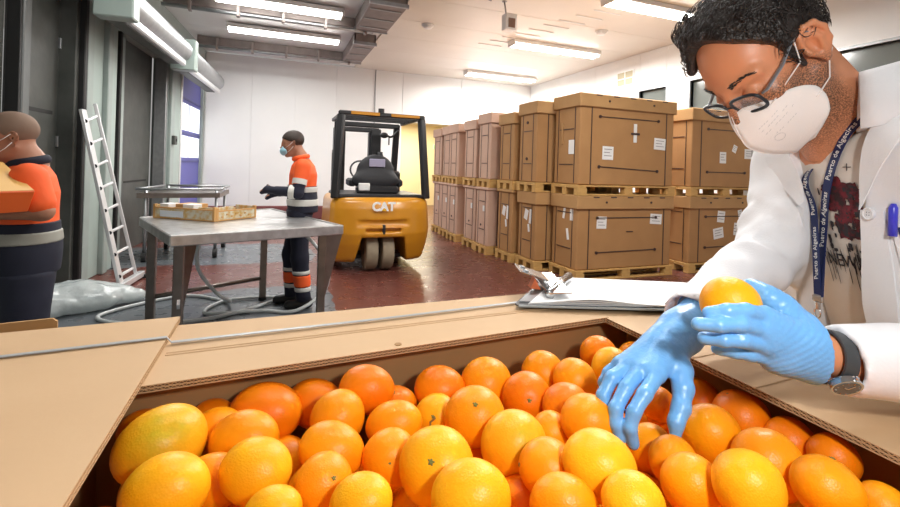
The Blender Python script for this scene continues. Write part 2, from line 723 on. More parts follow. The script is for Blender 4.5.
# service bay of beams, rails and box ducts
def beam(y, x0, x1, label):
    t = thing('ceiling_rail', (x0, y, 4.0), label, 'rail', 'rails below the dock side ceiling')
    MB().box(x0, x1, y - .05, y + .05, 4.06, CZ + .02, .01).build('channel', M_duct, t)
    m = MB()
    m.cyl((x0, y - .10, 4.0), (x1, y - .10, 4.0), .032, n=10)
    m.build('pipe', M_galv, t, True)
    xx = x0 + .4
    while xx < x1:
        MB().box(xx - .025, xx + .025, y - .15, y - .03, 3.95, CZ, .005).build('pipe_clamp', M_duct, t)
        xx += .72
    return t


beam(8.55, -1.8, 1.62, 'grey conduit rail between the two lit bays at upper left')
beam(11.25, -1.7, 1.62, 'grey conduit rail along the top of the white back wall')


def box_duct(x0, x1, y0, y1, z0, label):
    t = thing('box_duct', ((x0 + x1) / 2, (y0 + y1) / 2, z0), label, 'duct', 'brown grey box ducts under the ceiling')
    MB().box(x0, x1, y0, y1, z0, z0 + .03, .008).build('base_sheet', M_duct, t)
    MB().box(x0, x0 + .03, y0, y1, z0 + .03, CZ).box(x1 - .03, x1, y0, y1, z0 + .03, CZ).box(x0, x1, y0, y0 + .03, z0 + .03, CZ).box(x0, x1, y1 - .03, y1, z0 + .03, CZ).build('side_sheet', M_duct, t)
    for yk in (y0, y1):
        MB().box(x0 - .02, x1 + .02, yk - .02, yk + .02, z0 - .01, z0 + .05).build('flange', M_galv, t)
    for k_ in range(3):
        yk = y0 + (y1 - y0) * (k_ + .5) / 3
        MB().box(x0 + .04, x1 - .04, yk - .02, yk + .02, z0 - .012, z0 + .002, .004).build('stiffener', M_galv, t)
    return t


box_duct(1.42, 1.86, 9.35, 11.2, 4.0, 'brown grey box duct against the back wall above the forklift')
box_duct(1.28, 1.86, 6.9, 8.4, 4.0, 'larger box duct nearer the camera at the top edge')

# fluorescent fittings
M_tube = mat('tube_glow', (1, 1, 1), .4, emit=(1, .99, .95), estr=14.0)
M_fix = mat('fitting_white', (.85, .85, .84), .4)


def tube_light(x, y, z, L, label, group='twin tube lights on the ceiling'):
    t = thing('tube_light', (x, y, z + .08), label, 'light', group)
    MB().box(x - L / 2, x + L / 2, y - .16, y + .16, z + .02, z + .10, .012).build('housing', M_fix, t)
    for dy in (-.09, .09):
        MB().cyl((x - L / 2 + .03, y + dy, z), (x + L / 2 - .03, y + dy, z), .028, n=12).build('tube', M_tube, t, True)
    for sx in (-1, 1):
        MB().box(x + sx * (L / 2 - .02) - .015, x + sx * (L / 2 - .02) + .015, y - .15, y + .15, z - .03, z + .03, .006).build('end_cap', M_fix, t)
    return t


tube_light(0.0, 8.15, 4.12, 2.05, 'bright tube light cut by the top edge at upper left')
tube_light(.1, 9.95, 4.12, 2.2, 'twin tube light in the dock side bay above the white wall')
tube_light(5.9, 11.5, 4.12, 2.2, 'farthest twin tube light above the stacked bins')
tube_light(5.6, 8.35, 4.12, 2.2, 'glaring twin tube light behind the hanging speaker box')
tube_light(5.55, 5.6, 4.12, 1.8, 'tube light cut by the top edge above the man in the white coat')
tube_light(3.0, 2.6, 4.12, 2.0, 'tube light on the ceiling overhead, above the picture')
tube_light(.6, 1.2, 4.12, 2.2, 'tube light on the ceiling above the near bin, outside the picture')

# small ceiling things
t = thing('speaker_box', (3.45, 6.5, CZ), 'small white box with brown grille hanging from the ceiling', 'speaker')
MB().box(3.36, 3.56, 6.42, 6.58, 3.76, 4.02, .01).build('case', M_fix, t)
MB().box(3.40, 3.52, 6.405, 6.42, 3.79, 3.94, .004).build('grille', mat('brown_grille', (.22, .12, .08), .5), t)
MB().cyl((3.40, 6.5, 4.0), (3.36, 6.5, CZ), .012).cyl((3.36, 6.5, CZ - .01), (3.36, 6.5, CZ), .04).build('bracket', M_galv, t, True)
for (x, y, lb) in ((2.62, 8.2, 'round white smoke detector left of the hanging speaker box'), (5.75, 7.05, 'round white smoke detector right of the bright tube light')):
    t = thing('smoke_detector', (x, y, CZ), lb, 'detector')
    MB().cyl((x, y, CZ - .03), (x, y, CZ), .11, .12, n=20).build('base', M_fix, t, True)
    MB().cyl((x, y, CZ - .07), (x, y, CZ - .03), .07, .09, n=20).build('dome', M_fix, t, True)
# cable loop by the ceiling
tag(MB().tube([(2.7 + .02 * i, 6.2 + .16 * math.sin(i * .5), 4.17 - .05 * math.sin(i * .45) ** 2) for i in range(18)], .012).build('cable', M_galv, None, True),
    'thin grey cable looping along the ceiling left of the speaker box', 'cable')
# wall grille
t = thing('vent_grille', (XR, 8.4, 3.6), 'square beige grille of four panes high on the right wall', 'vent')
MB().box(XR - .03, XR, 8.13, 8.67, 3.54, 3.9, .005).build('frame', M_fix, t)
for i in range(2):
    for j in range(2):
        MB().box(XR - .04, XR - .028, 8.16 + .26 * i, 8.38 + .26 * i, 3.57 + .165 * j, 3.71 + .165 * j).build('louvre', mat('grille_beige', (.42, .38, .26), .5), t)
t = thing('vent_grille', (XR, 11.4, 3.5), 'small dim grille on the right wall behind the top of the bins', 'vent')
MB().box(XR - .03, XR, 11.1, 11.7, 3.42, 3.75, .005).build('frame', M_fix, t)
for i in range(2):
    MB().box(XR - .04, XR - .028, 11.14 + .28 * i, 11.38 + .28 * i, 3.45, 3.72).build('louvre', mat('grille_beige', (0, 0, 0)), t)
# green exit sign on the lobby wall
t = thing('exit_sign', (6.1, 16.88, 2.0), 'small green lit sign on the cream wall beyond the forklift', 'sign')
px = at(438, 147, 18.0)
sx_, sz_ = 6.0, 2.0
ray_d = (at(438, 147, 1) - Vector((0, 0, EYE)))
tt = 16.88 / ray_d.y
cx, cz = ray_d.x * tt, EYE + ray_d.z * tt
t.location = (cx, 16.88, cz)
MB().box(cx - .2, cx + .2, 16.84, 16.9, cz - .1, cz + .1, .01).build('case', M_fix, t)
MB().box(cx - .18, cx + .18, 16.83, 16.84, cz - .08, cz + .08).build('face', mat('exit_green', (.15, .4, .08), .5, emit=(.25, .6, .12), estr=.5), t)
MB().box(cx - .12, cx - .02, 16.825, 16.83, cz - .015, cz + .015).add([(cx - .02, 16.825, cz - .04), (cx - .02, 16.825, cz + .04), (cx + .04, 16.825, cz), (cx - .02, 16.83, cz - .04), (cx - .02, 16.83, cz + .04), (cx + .04, 16.83, cz)], [(0, 1, 2), (5, 4, 3), (0, 2, 5, 3), (1, 4, 5, 2), (0, 3, 4, 1)]).build('arrow', M_fix, t)

# ---------------- dock wall on the left
def wallbox(y0, y1, off0, off1, z0, z1, bev=0.0, m=None):
    """box standing along the slanting dock wall"""
    a = wall_left_pt(y0, off0, z0)
    b_ = wall_left_pt(y1, off0, z0)
    d = Vector((off1 - off0, 0, 0))
    m = m or MB()
    L = (b_ - a)
    ang = math.atan2(L.x, L.y)
    c = (a + b_) / 2 + d / 2 + Vector((0, 0, (z1 - z0) / 2))
    return m.bbox(Matrix.Translation(c) @ Matrix.Rotation(-ang, 4, 'Z'), abs(off1 - off0), L.length, z1 - z0, bev)


wl = wallbox(9.75, 10.55, -.25, 0, 0, CZ + .1)
wallbox(6.4, 7.35, -.25, 0, 0, CZ + .1, 0, wl)
wallbox(-4, 3.0, -.25, 0, 0, CZ + .1, 0, wl)
wallbox(7.35, 9.75, -.25, 0, 3.35, CZ + .1, 0, wl)
wallbox(10.55, 13.0, -.25, 0, 3.3, CZ + .1, 0, wl)
wallbox(3.0, 6.4, -.25, 0, 3.9, CZ + .1, 0, wl)
wallbox(12.6, 13.0, -.25, 0, 0, 3.3, 0, wl)
wl = struct(wl.build('wall_left', M_post))
# steel uprights standing proud of the wall
for (a, b_, o1, m_) in ((6.46, 6.62, .05, M_post), (6.62, 6.95, .02, M_head), (6.95, 7.08, .08, M_post), (7.08, 7.32, .04, M_head), (9.78, 10.0, .06, M_post), (10.1, 10.5, .03, M_head)):
    wallbox(a, b_, 0, o1, 0, 3.7, .01).build('upright', m_, wl)
wallbox(6.36, 6.44, -.02, .06, 0, 3.7, .01).build('edge_seal', M_black, wl)

# near door: dark leaf with ribs
d1 = struct(wallbox(5.62, 6.36, -.22, -.16, 0, 3.9, .006).build('door_1', M_dock))
wallbox(6.30, 6.395, -.25, .0, 0, 3.9, .006).build('jamb', M_dock, d1)
wallbox(5.5, 5.62, -.24, -.08, 0, 3.9, .01).build('edge_post', M_dock2, d1)
wallbox(5.46, 5.49, -.2, -.09, 0, 3.9, .004).build('edge_seal', M_black, d1)
wallbox(5.25, 5.44, -.3, -.2, 0, 3.9, .01).build('panel', M_dock, d1)
wallbox(5.14, 5.24, -.3, -.24, 0, 3.9, .01).build('edge_seal', M_black, d1)
wallbox(3.0, 5.12, -.3, -.2, 0, 3.9, .01).build('panel', M_dock, d1)
wallbox(5.72, 6.2, -.16, -.155, 1.95, 1.99).build('seam', M_black, d1)
for zz in (.5, 1.6, 2.7):
    wallbox(6.28, 6.33, -.16, -.135, zz, zz + .12, .004).build('hinge', M_galv, d1)
# second door: crinkled side curtain, guide rails, dark leaf, in a recess
d2 = struct(wallbox(8.35, 9.66, -.30, -.24, 0, 3.35, .006).build('door_2', M_dock))
wallbox(7.36, 7.90, -.30, -.16, 0, 3.35, .02).build('side_curtain', M_dock2, d2)
wallbox(7.90, 7.97, -.26, -.12, 0, 3.35, .008).build('edge_seal', M_black, d2)
wallbox(8.02, 8.12, -.26, -.14, 0, 3.35, .008).build('guide_rail', M_post, d2)
wallbox(8.13, 8.32, -.28, -.2, 0, 3.35, .008).build('side_curtain', M_dock2, d2)
wallbox(9.66, 9.75, -.2, .0, 0, 3.35, .01).build('edge_post', M_galv, d2)
wallbox(8.5, 9.5, -.24, -.235, 1.1, 1.13).build('seam', M_black, d2)
wallbox(8.13, 8.2, -.2, -.17, 2.0, 2.1, .005).build('latch', M_galv, d2)
k = struct(wallbox(7.3, 9.8, -.5, -.36, 0, 3.6).build('trim_2', M_dock))
# roller header with its end boxes
def header(y0, y1, z, bx0, bx1, label):
    t = thing('roller_header', wall_left_pt(y0, 0.1, z), label, 'roller shutter')
    wallbox(bx0, bx0 + .20, .30, .68, z, z + .52, .015).build('end_box', M_head, t)
    wallbox(bx0 + .05, bx0 + .12, .0, .30, z + .3, z + .4, .01).build('bracket', M_galv, t)
    wallbox(bx0 + .20, bx0 + .215, .32, .66, z + .01, z + .51, .006).build('end_plate', M_post, t)
    m = MB()
    a, b_ = wall_left_pt(y0 + .13, .47, z + .27), wall_left_pt(y1, .47, z + .27)
    m.cyl(a, b_, .19, n=24)
    auto_smooth(m.build('roller', M_galv, t))
    wallbox(y0 + .13, y1 - .1, .52, .60, z + .0, z + .10, .02).build('guide_rail', M_alu, t)
    wallbox(y0 + .13, y1 - .1, .32, .50, z + .02, z + .08, .012).build('bottom_bar', M_dock, t)
    wallbox(y0 + .13, y1 - .1, .30, .34, z + .08, z + .5, .012).build('back_plate', M_dock, t)
    return t


header(5.95, 8.5, 3.02, 5.85, 0, 'near grey-green roller shutter header over the dark dock opening')
header(8.7, 11.4, 3.0, 8.62, 0, 'far grey-green roller shutter header over the violet door')
# violet strip door with lit windows
d3 = struct(wallbox(10.55, 12.6, -.12, -.06, 0, 3.3, .004).build('door_3', M_violet))
for (z0, z1) in ((1.55, 2.02), (2.14, 2.72)):
    for (a, b_) in ((10.62, 11.5), (11.6, 12.52)):
        wallbox(a, b_, -.06, -.045, z0, z1, .004).build('pane', M_glasswhite, d3)
for zz in (.9, 1.45, 2.05, 2.8):
    wallbox(10.56, 12.58, -.06, -.04, zz, zz + .05, .005).build('rib', mat('violet_dark', (.06, .06, .28), .4), d3)
wallbox(10.5, 10.58, -.1, .05, 0, 3.3, .01).build('guide_rail', M_alu, d3)
# small switch on the post
t = thing('switch_box', wall_left_pt(9.9, .08, 1.85), 'small dark switch box on the pale post before the violet door', 'switch')
wallbox(9.82, 9.98, .06, .12, 1.78, 1.95, .01).build('case', M_dock, t)
wallbox(9.87, 9.93, .12, .13, 1.84, 1.89, .004).build('button', M_black, t)

# ============================================================ LADDER
lad = thing('ladder', (-1.62, 6.3, 0), 'aluminium ladder leaning against the grey-green dock post', 'ladder')
B0, B1 = Vector((-1.60, 6.08, .04)), Vector((-1.56, 6.52, .04))
T0, T1 = Vector((-2.02, 6.12, 2.02)), Vector((-2.0, 6.42, 2.12))
nx = Vector((1, 0, .2)).normalized()
for a, b_ in ((B0, T0), (B1, T1)):
    q = (b_ - a)
    M = Matrix.Translation((a + b_) / 2) @ q.to_track_quat('Z', 'X').to_matrix().to_4x4()
    MB().bbox(M, .035, .10, q.length, .004).build('rail', M_alu, lad)
for i in range(8):
    f_ = .06 + i * .125
    MB().cyl(B0.lerp(T0, f_), B1.lerp(T1, f_), .017, n=8).build('rung', M_alu, lad)
    MB().cyl(B0.lerp(T0, f_) + Vector((0.01, -.02, 0)), B0.lerp(T0, f_) + Vector((.01, -.035, 0)), .022, n=8).build('rung_cap', M_black, lad)
MB().bbox(Matrix.Translation((-1.57, 6.3, .055)) @ Matrix.Rotation(-.09, 4, 'Z'), .07, .72, .07, .006).build('foot_bar', M_alu, lad)
for b_ in (Vector((-1.60, 5.95, .025)), Vector((-1.53, 6.65, .025))):
    MB().bbox(Matrix.Translation(b_), .1, .07, .05, .01).build('rubber_foot', M_black, lad)

# ============================================================ PLASTIC BAG on the floor
def bag_field():
    f = Field(.12)
    c = np.array([-1.82, 5.45, .10])
    f.ell(c, (.42, .30, .17))
    f.ell(c + [-.32, -.22, -.01], (.34, .24, .17))
    f.ell(c + [.35, .12, -.04], (.25, .16, .09))
    f.fn(lambda P: P[..., 2] * -1 + .004, k=.01, mode='&')
    return lambda P: f(P) + .022 * wob(P, 14, 5, 3) + .012 * np.abs(wob(P, 30, 8))


M_bag = mat('clear_plastic', (.74, .80, .80), .12, spec=.8, col2=(.58, .66, .67), scale=6, amount=.7, bump=.9, bscale=14)
mnodes(M_bag)[1].inputs['Alpha'].default_value = .72
tag(organic('plastic_bag', bag_field(), (-2.7, 4.8, 0), (-1.05, 6.0, .42), .018, M_bag), 'crumpled clear plastic bag lying on the floor behind the cardboard flap', 'bag')

# hose on the floor
M_hose = mat('white_hose', (.62, .66, .66), .35)


def spline(pts, n=8):
    out = []
    P = [Vector(p) for p in pts]
    P = [P[0] * 2 - P[1]] + P + [P[-1] * 2 - P[-2]]
    for i in range(1, len(P) - 2):
        for k_ in range(n):
            t_ = k_ / n
            a, b_, c, d = P[i - 1:i + 3]
            out.append(.5 * ((2 * b_) + (c - a) * t_ + (2 * a - 5 * b_ + 4 * c - d) * t_ ** 2 + (3 * b_ - a - 3 * c + d) * t_ ** 3))
    out.append(P[-2])
    return out


hose_pts = [(-.58, 4.3, .88), (-.62, 4.5, .55), (-.50, 4.9, .2), (-.42, 5.2, .03), (-.9, 5.6, .02), (-1.5, 5.1, .02), (-1.15, 4.75, .02), (-.5, 4.75, .02),
            (.05, 5.25, .02), (-.45, 5.3, .02), (-.6, 4.9, .02), (-.1, 4.85, .02), (.22, 4.72, .03), (.50, 4.78, .2), (.50, 4.6, .5), (.30, 4.5, .80), (.15, 4.4, .88)]
tag(MB().tube(spline(hose_pts), .017, 8).build('hose', M_hose, None, True), 'long white hose looping on the floor under the steel table', 'hose')

# ============================================================ STEEL TABLE
tb = thing('steel_table', (-.33, 4.6, 0), 'stainless steel work table with thick rim in front of the masked worker', 'table')
A, Bq, Cq, Dq = Vector((-.68, 3.70, .95)), Vector((.56, 4.10, .95)), Vector((-.04, 5.70, .95)), Vector((-1.15, 4.90, .95))
MB().prism([A, Bq, Cq, Dq], (0, 0, -.03)).build('tabletop', M_steel, tb)
for p, q in ((A, Bq), (Bq, Cq), (Cq, Dq), (Dq, A)):
    d = (q - p)
    M = Matrix.Translation((p + q) / 2 + Vector((0, 0, -.032))) @ d.to_track_quat('X', 'Z').to_matrix().to_4x4()
    MB().bbox(M, d.length + .03, .03, .085, .008).build('edge_rim', M_steel, tb)
for (x, y) in ((-.66, 3.88), (.40, 4.14), (-1.03, 4.78), (-.10, 5.3)):
    MB().box(x - .035, x + .035, y - .035, y + .035, 0.03, .91, .006).build('leg', M_steel_d, tb)
    MB().cyl((x, y, 0), (x, y, .04), .045, .03, n=12).build('foot', M_black, tb, True)
for (x, y, dx, dy) in ((-.66, 3.88, .05, .33), (.40, 4.14, .14, .02)):
    MB().prism([(x, y, .3), (x + dx * 1.1, y + dy, .91), (x, y, .91)], (.03, -.02, 0)).build('gusset', M_steel_d, tb)
MB().tube([(-.66, 3.88, .42), (-.64, 3.88, .42)], .05, 8).build('clamp', M_alu, tb)
MB().cyl((-1.03, 4.78, .24), (-.10, 5.3, .24), .022, n=10).build('stretcher', M_steel_d, tb, True)
# two printed fruit trays on it
M_tray = mat('printed_tray', (.62, .60, .48), .6, col2=(.55, .33, .08), scale=26, amount=.35)
M_kraft = mat('kraft_edge', (.55, .30, .10), .6)
M_sheet = mat('tray_label', (.66, .70, .74), .5)


def tray(p, q, depth, h, label):
    p, q = Vector(p), Vector(q)
    d = (q - p)
    L = d.length
    M = Matrix.Translation(p) @ Matrix.Rotation(math.atan2(d.y, d.x), 4, 'Z')
    t = thing('fruit_tray', p + Vector((0, 0, 0)), label, 'tray', 'printed fruit trays on the steel table')
    def B(x0, x1, y0, y1, z0, z1, nm, m_, bev=.002):
        MB().bbox(M @ Matrix.Translation(((x0 + x1) / 2, (y0 + y1) / 2, (z0 + z1) / 2)), x1 - x0, y1 - y0, z1 - z0, bev).build(nm, m_, t)
    B(0, L, 0, depth, .0, .012, 'base', M_kraft)
    B(0, L, 0, .012, .012, h, 'side_wall', M_tray)
    B(0, L, depth - .012, depth, .012, h, 'side_wall', M_tray)
    B(0, .012, .012, depth - .012, .012, h + .03, 'end_wall', M_tray)
    B(L - .012, L, .012, depth - .012, .012, h + .03, 'end_wall', M_tray)
    for x in (0, L):
        B(x - .012, x + .012, -.003, .03, .0, h + .035, 'corner_post', M_kraft)
    B(0, L, -.003, .014, h, h + .012, 'edge_band', M_kraft)
    return t, B


t, B = tray((-1.045, 4.88, .952), (-.51, 4.50, .952), .27, .095, 'printed fruit tray with a pale label, left one on the steel table')
B(.07, .33, -.006, -.001, .02, .075, 'label_sheet', M_sheet)
B(.04, .14, .02, .14, .1, .135, 'paper_insert', M_fix)
B(.30, .42, .02, .12, .1, .14, 'paper_insert', M_fix)
B(.12, .34, .1, .28, .05, .13, 'inner_flap', M_kraft)
t, B = tray((-.48, 4.52, .952), (-.18, 4.82, .952), .27, .085, 'printed fruit tray with dotted pattern, right one on the steel table')
for i in range(7):
    B(.04 + i * .05, .06 + i * .05, -.006, -.001, .03 + .02 * (i % 2), .045 + .02 * (i % 2), 'printed_dot', M_kraft, .001)

# ============================================================ ROLLING CART behind the table
ct = thing('rolling_cart', (-1.35, 8.3, 0), 'dark steel rolling cart standing by the dock doors', 'cart')
P0, P1, P2, P3 = Vector((-1.85, 7.6, 1.0)), Vector((-.80, 7.75, 1.0)), Vector((-.76, 8.75, 1.0)), Vector((-1.72, 8.75, 1.0))
MB().prism([P0, P1, P2, P3], (0, 0, -.07)).build('tabletop', M_steel_d, ct)
for p, q in ((P0, P1), (P1, P2), (P2, P3), (P3, P0)):
    up = Vector((0, 0, .06))
    MB().cyl(p + up, q + up, .018, n=8).build('edge_rail', M_galv, ct, True)
for p in (P0 + Vector((.1, .06, 0)), P1 + Vector((-.05, .05, 0)), P2 + Vector((-.06, -.06, 0)), P3 + Vector((.05, -.06, 0))):
    MB().cyl((p.x, p.y, .14), (p.x, p.y, 1.06), .022, n=10).build('leg', M_galv, ct, True)
    MB().cyl((p.x - .03, p.y, .07), (p.x + .03, p.y, .07), .07, n=16).build('caster', M_black, ct)
MB().prism([P0 + Vector((.1, .06, -.72)), P1 + Vector((-.05, .05, -.72)), P2 + Vector((-.06, -.06, -.72)), P3 + Vector((.05, -.06, -.72))], (0, 0, .03)).build('shelf', M_steel_d, ct)
MB().cyl(P1 + Vector((-.05, .05, -.68)), P2 + Vector((-.06, -.06, -.6)), .02, n=8).build('stretcher', M_alu, ct, True)

# ============================================================ BINS ON PALLETS
M_card = mat('bin_cardboard', (.44, .235, .09), .75, col2=(.36, .185, .068), scale=3, amount=.9, bump=.05, bscale=40)
M_card_lid = mat('lid_cardboard', (.48, .275, .11), .75, col2=(.40, .22, .085), scale=4, amount=.9)
M_card_far = mat('pale_bin_cardboard', (.60, .40, .30), .75, col2=(.52, .33, .24), scale=3, amount=.9)
M_strap = mat('dark_strap', (.05, .025, .02), .5)
M_wood = mat('pallet_wood', (.62, .38, .13), .7, col2=(.48, .27, .08), scale=10, amount=.8, stretch=(1, 8, 8))
M_paper = mat('sticker_paper', (.80, .80, .78), .5)
M_ink = mat('sticker_ink', (.25, .22, .22), .5)


def pallet(x0, x1, y0, y1, z, label):
    """pallet 0.145 high: top boards, blocks, stringer boards and bottom boards"""
    t = thing('wooden_pallet', ((x0 + x1) / 2, (y0 + y1) / 2, z), label, 'pallet', 'wooden pallets under the cardboard bins')
    n = 5
    wy = (y1 - y0)
    for i in range(n):
        w = .11 if i not in (0, n - 1) else .14
        yc = y0 + w / 2 + (wy - w) * i / (n - 1)
        MB().box(x0, x1, yc - w / 2, yc + w / 2, z + .122, z + .144, .003).build('top_board', M_wood, t)
    for xc in (x0 + .07, (x0 + x1) / 2, x1 - .07):
        MB().box(xc - .07, xc + .07, y0, y1, z + .1, z + .122, .003).build('cross_board', M_wood, t)
    for yc in (y0 + .05, (y0 + y1) / 2, y1 - .05):
        MB().box(x0, x1, yc - .05, yc + .05, z, z + .022, .003).build('bottom_board', M_wood, t)
        for xc in (x0 + .08, (x0 + x1) / 2, x1 - .08):
            MB().box(xc - .075, xc + .075, yc - .05, yc + .05, z + .022, z + .1, .004).build('block', M_wood, t)
    return t


def strap(x0, x1, z, y, t, tilt=0.0):
    """slot line with a dark stud at each end on the front face (plane y)"""
    MB().bbox(Matrix.Translation(((x0 + x1) / 2, y - .004, z)) @ Matrix.Rotation(tilt, 4, 'Y'), x1 - x0, .008, .014, .002).build('tie_strap', M_strap, t)
    for x in (x0, x1):
        s_ = -1 if x == x0 else 1
        zz = z - s_ * math.sin(tilt) * (x1 - x0) / 2
        MB().cyl((x, y - .014, zz), (x, y, zz), .022, n=10).build('tie_stud', M_strap, t)


def bin_box(x0, x1, y0, y1, z, h, label, cm, lm, lid=True, detail=2, seed=0):
    t = thing('cardboard_bin', ((x0 + x1) / 2, (y0 + y1) / 2, z), label, 'bin', 'large cardboard bins stacked on pallets')
    rnd = random.Random(seed)
    i_ = .03
    lh = .19 if lid else .05
    MB().box(x0 + i_, x1 - i_, y0 + i_, y1 - i_, z + .002, z + h - .02, .012).build('body', cm, t)
    m = MB()
    m.box(x0, x1, y0, y1, z + h - lh, z + h, .012)
    m.build('lid', lm, t)
    W_, D_ = x1 - x0, y1 - y0
    yf, xf = y0 + i_, x0 + i_
    if detail >= 1:
        for xx in (x0 + .22, x1 - .18):
            MB().box(xx - .007, xx + .007, yf - .006, yf + .001, z + .01, z + h - lh).build('crease', M_strap, t)
        for yy_ in (y0 + .14, y1 - .12):
            MB().box(xf - .006, xf + .001, yy_ - .005, yy_ + .005, z + .02, z + h - lh).build('crease', M_strap, t)
    if detail >= 2:
        strap(x0 + .36, x1 - .34, z + h - lh - .12, yf, t)
        strap(x0 + .36, x1 - .34, z + .24, yf, t, -.02 + .06 * rnd.random())
        m = MB()
        for k_ in range(5):
            xx = x0 + W_ * (.18 + .17 * k_)
            m.box(xx - .05, xx + .05, y0 - .004, y0 + .002, z + h - .028, z + h - .012)
        m.build('lid_slot', M_strap, t)
        for k_ in (.28, .74):
            MB().cyl((x0 + W_ * k_, y0 - .008, z + h - .09), (x0 + W_ * k_, y0, z + h - .09), .016, n=8).build('tie_stud', M_strap, t)
    for k_ in range(2 if detail else 1):
        zc = z + (.28, .78)[k_]
        MB().box(xf - .008, xf + .001, y0 + .17, y1 - .16, zc - .006, zc + .006).build('tie_strap', M_strap, t)
    return t


def sticker(t, x, z, w, h, y, rot=0.0, lines=3, nm='sticker'):
    M = Matrix.Translation((x, y - .003, z)) @ Matrix.Rotation(rot, 4, 'Y')
    s = MB().bbox(M, w, .004, h, .001).build(nm, M_paper, t)
    m = MB()
    for i in range(lines):
        m.bbox(M @ Matrix.Translation((-.02 * (i % 2), -.0025, h * (.28 - .24 * i))), w * (.7 - .15 * (i % 2)), .0015, h * .05)
    m.build('print_line', M_ink, s)
    return s


def sticker_x(t, y, z, w, h, x, rot=0.0):
    M = Matrix.Translation((x - .003, y, z)) @ Matrix.Rotation(rot, 4, 'X')
    return MB().bbox(M, .004, w, h, .001).build('sticker', M_paper, t)


# near stack (front faces the camera)
X0, X1, Y0, Y1 = 3.84, 5.60, 5.09, 5.74
pallet(X0, X1, Y0, Y1, 0, 'pallet on the floor under the near stack of bins, mostly behind the clipboard')
b = bin_box(X0, X1, Y0, Y1, .146, 1.03, 'near stack, lower brown bin with two stickers, right above the clipboard', M_card, M_card_lid, seed=1)
sticker(b, 4.28, .80, .17, .17, Y0 + .03, .03)
sticker(b, 5.27, .84, .22, .15, Y0 + .03, .06)
MB().box(4.72, 4.84, Y0 + .022, Y0 + .03, .66, .672).build('tape_mark', M_strap, b)
sticker_x(b, 5.25, .92, .07, .2, X0 + .03)
sticker_x(b, 5.42, .93, .05, .2, X0 + .03, .2)
sticker_x(b, 5.33, .62, .05, .16, X0 + .03, -.2)
pallet(X0, X1, Y0, Y1, 1.178, 'pallet between the two bins of the near stack')
b = bin_box(X0, X1, Y0, Y1, 1.325, 1.27, 'near stack, upper brown bin with a white cross-shaped tag in the middle', M_card, M_card_lid, seed=2)
sticker(b, 4.35, 1.78, .19, .19, Y0 + .03, .02)
sticker(b, 5.30, 1.95, .22, .17, Y0 + .03, .04)
s = MB().box(4.80, 4.86, Y0 + .022, Y0 + .03, 1.95, 2.22, .003).build('paper_tag', M_paper, b)
MB().box(4.75, 4.91, Y0 + .016, Y0 + .024, 2.06, 2.09, .003).build('tag_tie', M_strap, b)
sticker_x(b, 5.3, 1.85, .13, .2, X0 + .03)
MB().box(X0 + .012, X0 + .03, 5.5, 5.53, 1.9, 2.2, .003).build('paper_tag', M_card_lid, b)

# stack to the right, partly behind the man's head
X0, X1 = 5.92, 7.46
pallet(X0, X1, Y0, Y1, 0, 'pallet on the floor under the right stack of bins, beside the white sleeve')
b = bin_box(X0, X1, Y0, Y1, .146, 1.03, 'right stack, lower bin with a cluster of small stickers, behind the white sleeve', M_card, M_card_lid, seed=3)
sticker(b, 6.62, .86, .16, .18, Y0 + .03, .1)
sticker(b, 6.57, .60, .22, .17, Y0 + .03, -.15)
sticker(b, 6.95, .66, .07, .2, Y0 + .03, .1)
sticker(b, 7.05, .9, .09, .14, Y0 + .03, -.2)
pallet(X0, X1, Y0, Y1, 1.178, 'pallet between the two bins of the right stack')
b = bin_box(X0, X1, Y0, Y1, 1.325, 1.22, 'right stack, upper bin partly behind the glasses and mask', M_card, M_card_lid, seed=4)
sticker(b, 6.62, 1.80, .14, .18, Y0 + .03, .0)
sticker(b, 7.22, 1.88, .22, .16, Y0 + .03, .0)
sticker(b, 6.88, 1.95, .09, .12, Y0 + .03, .4)

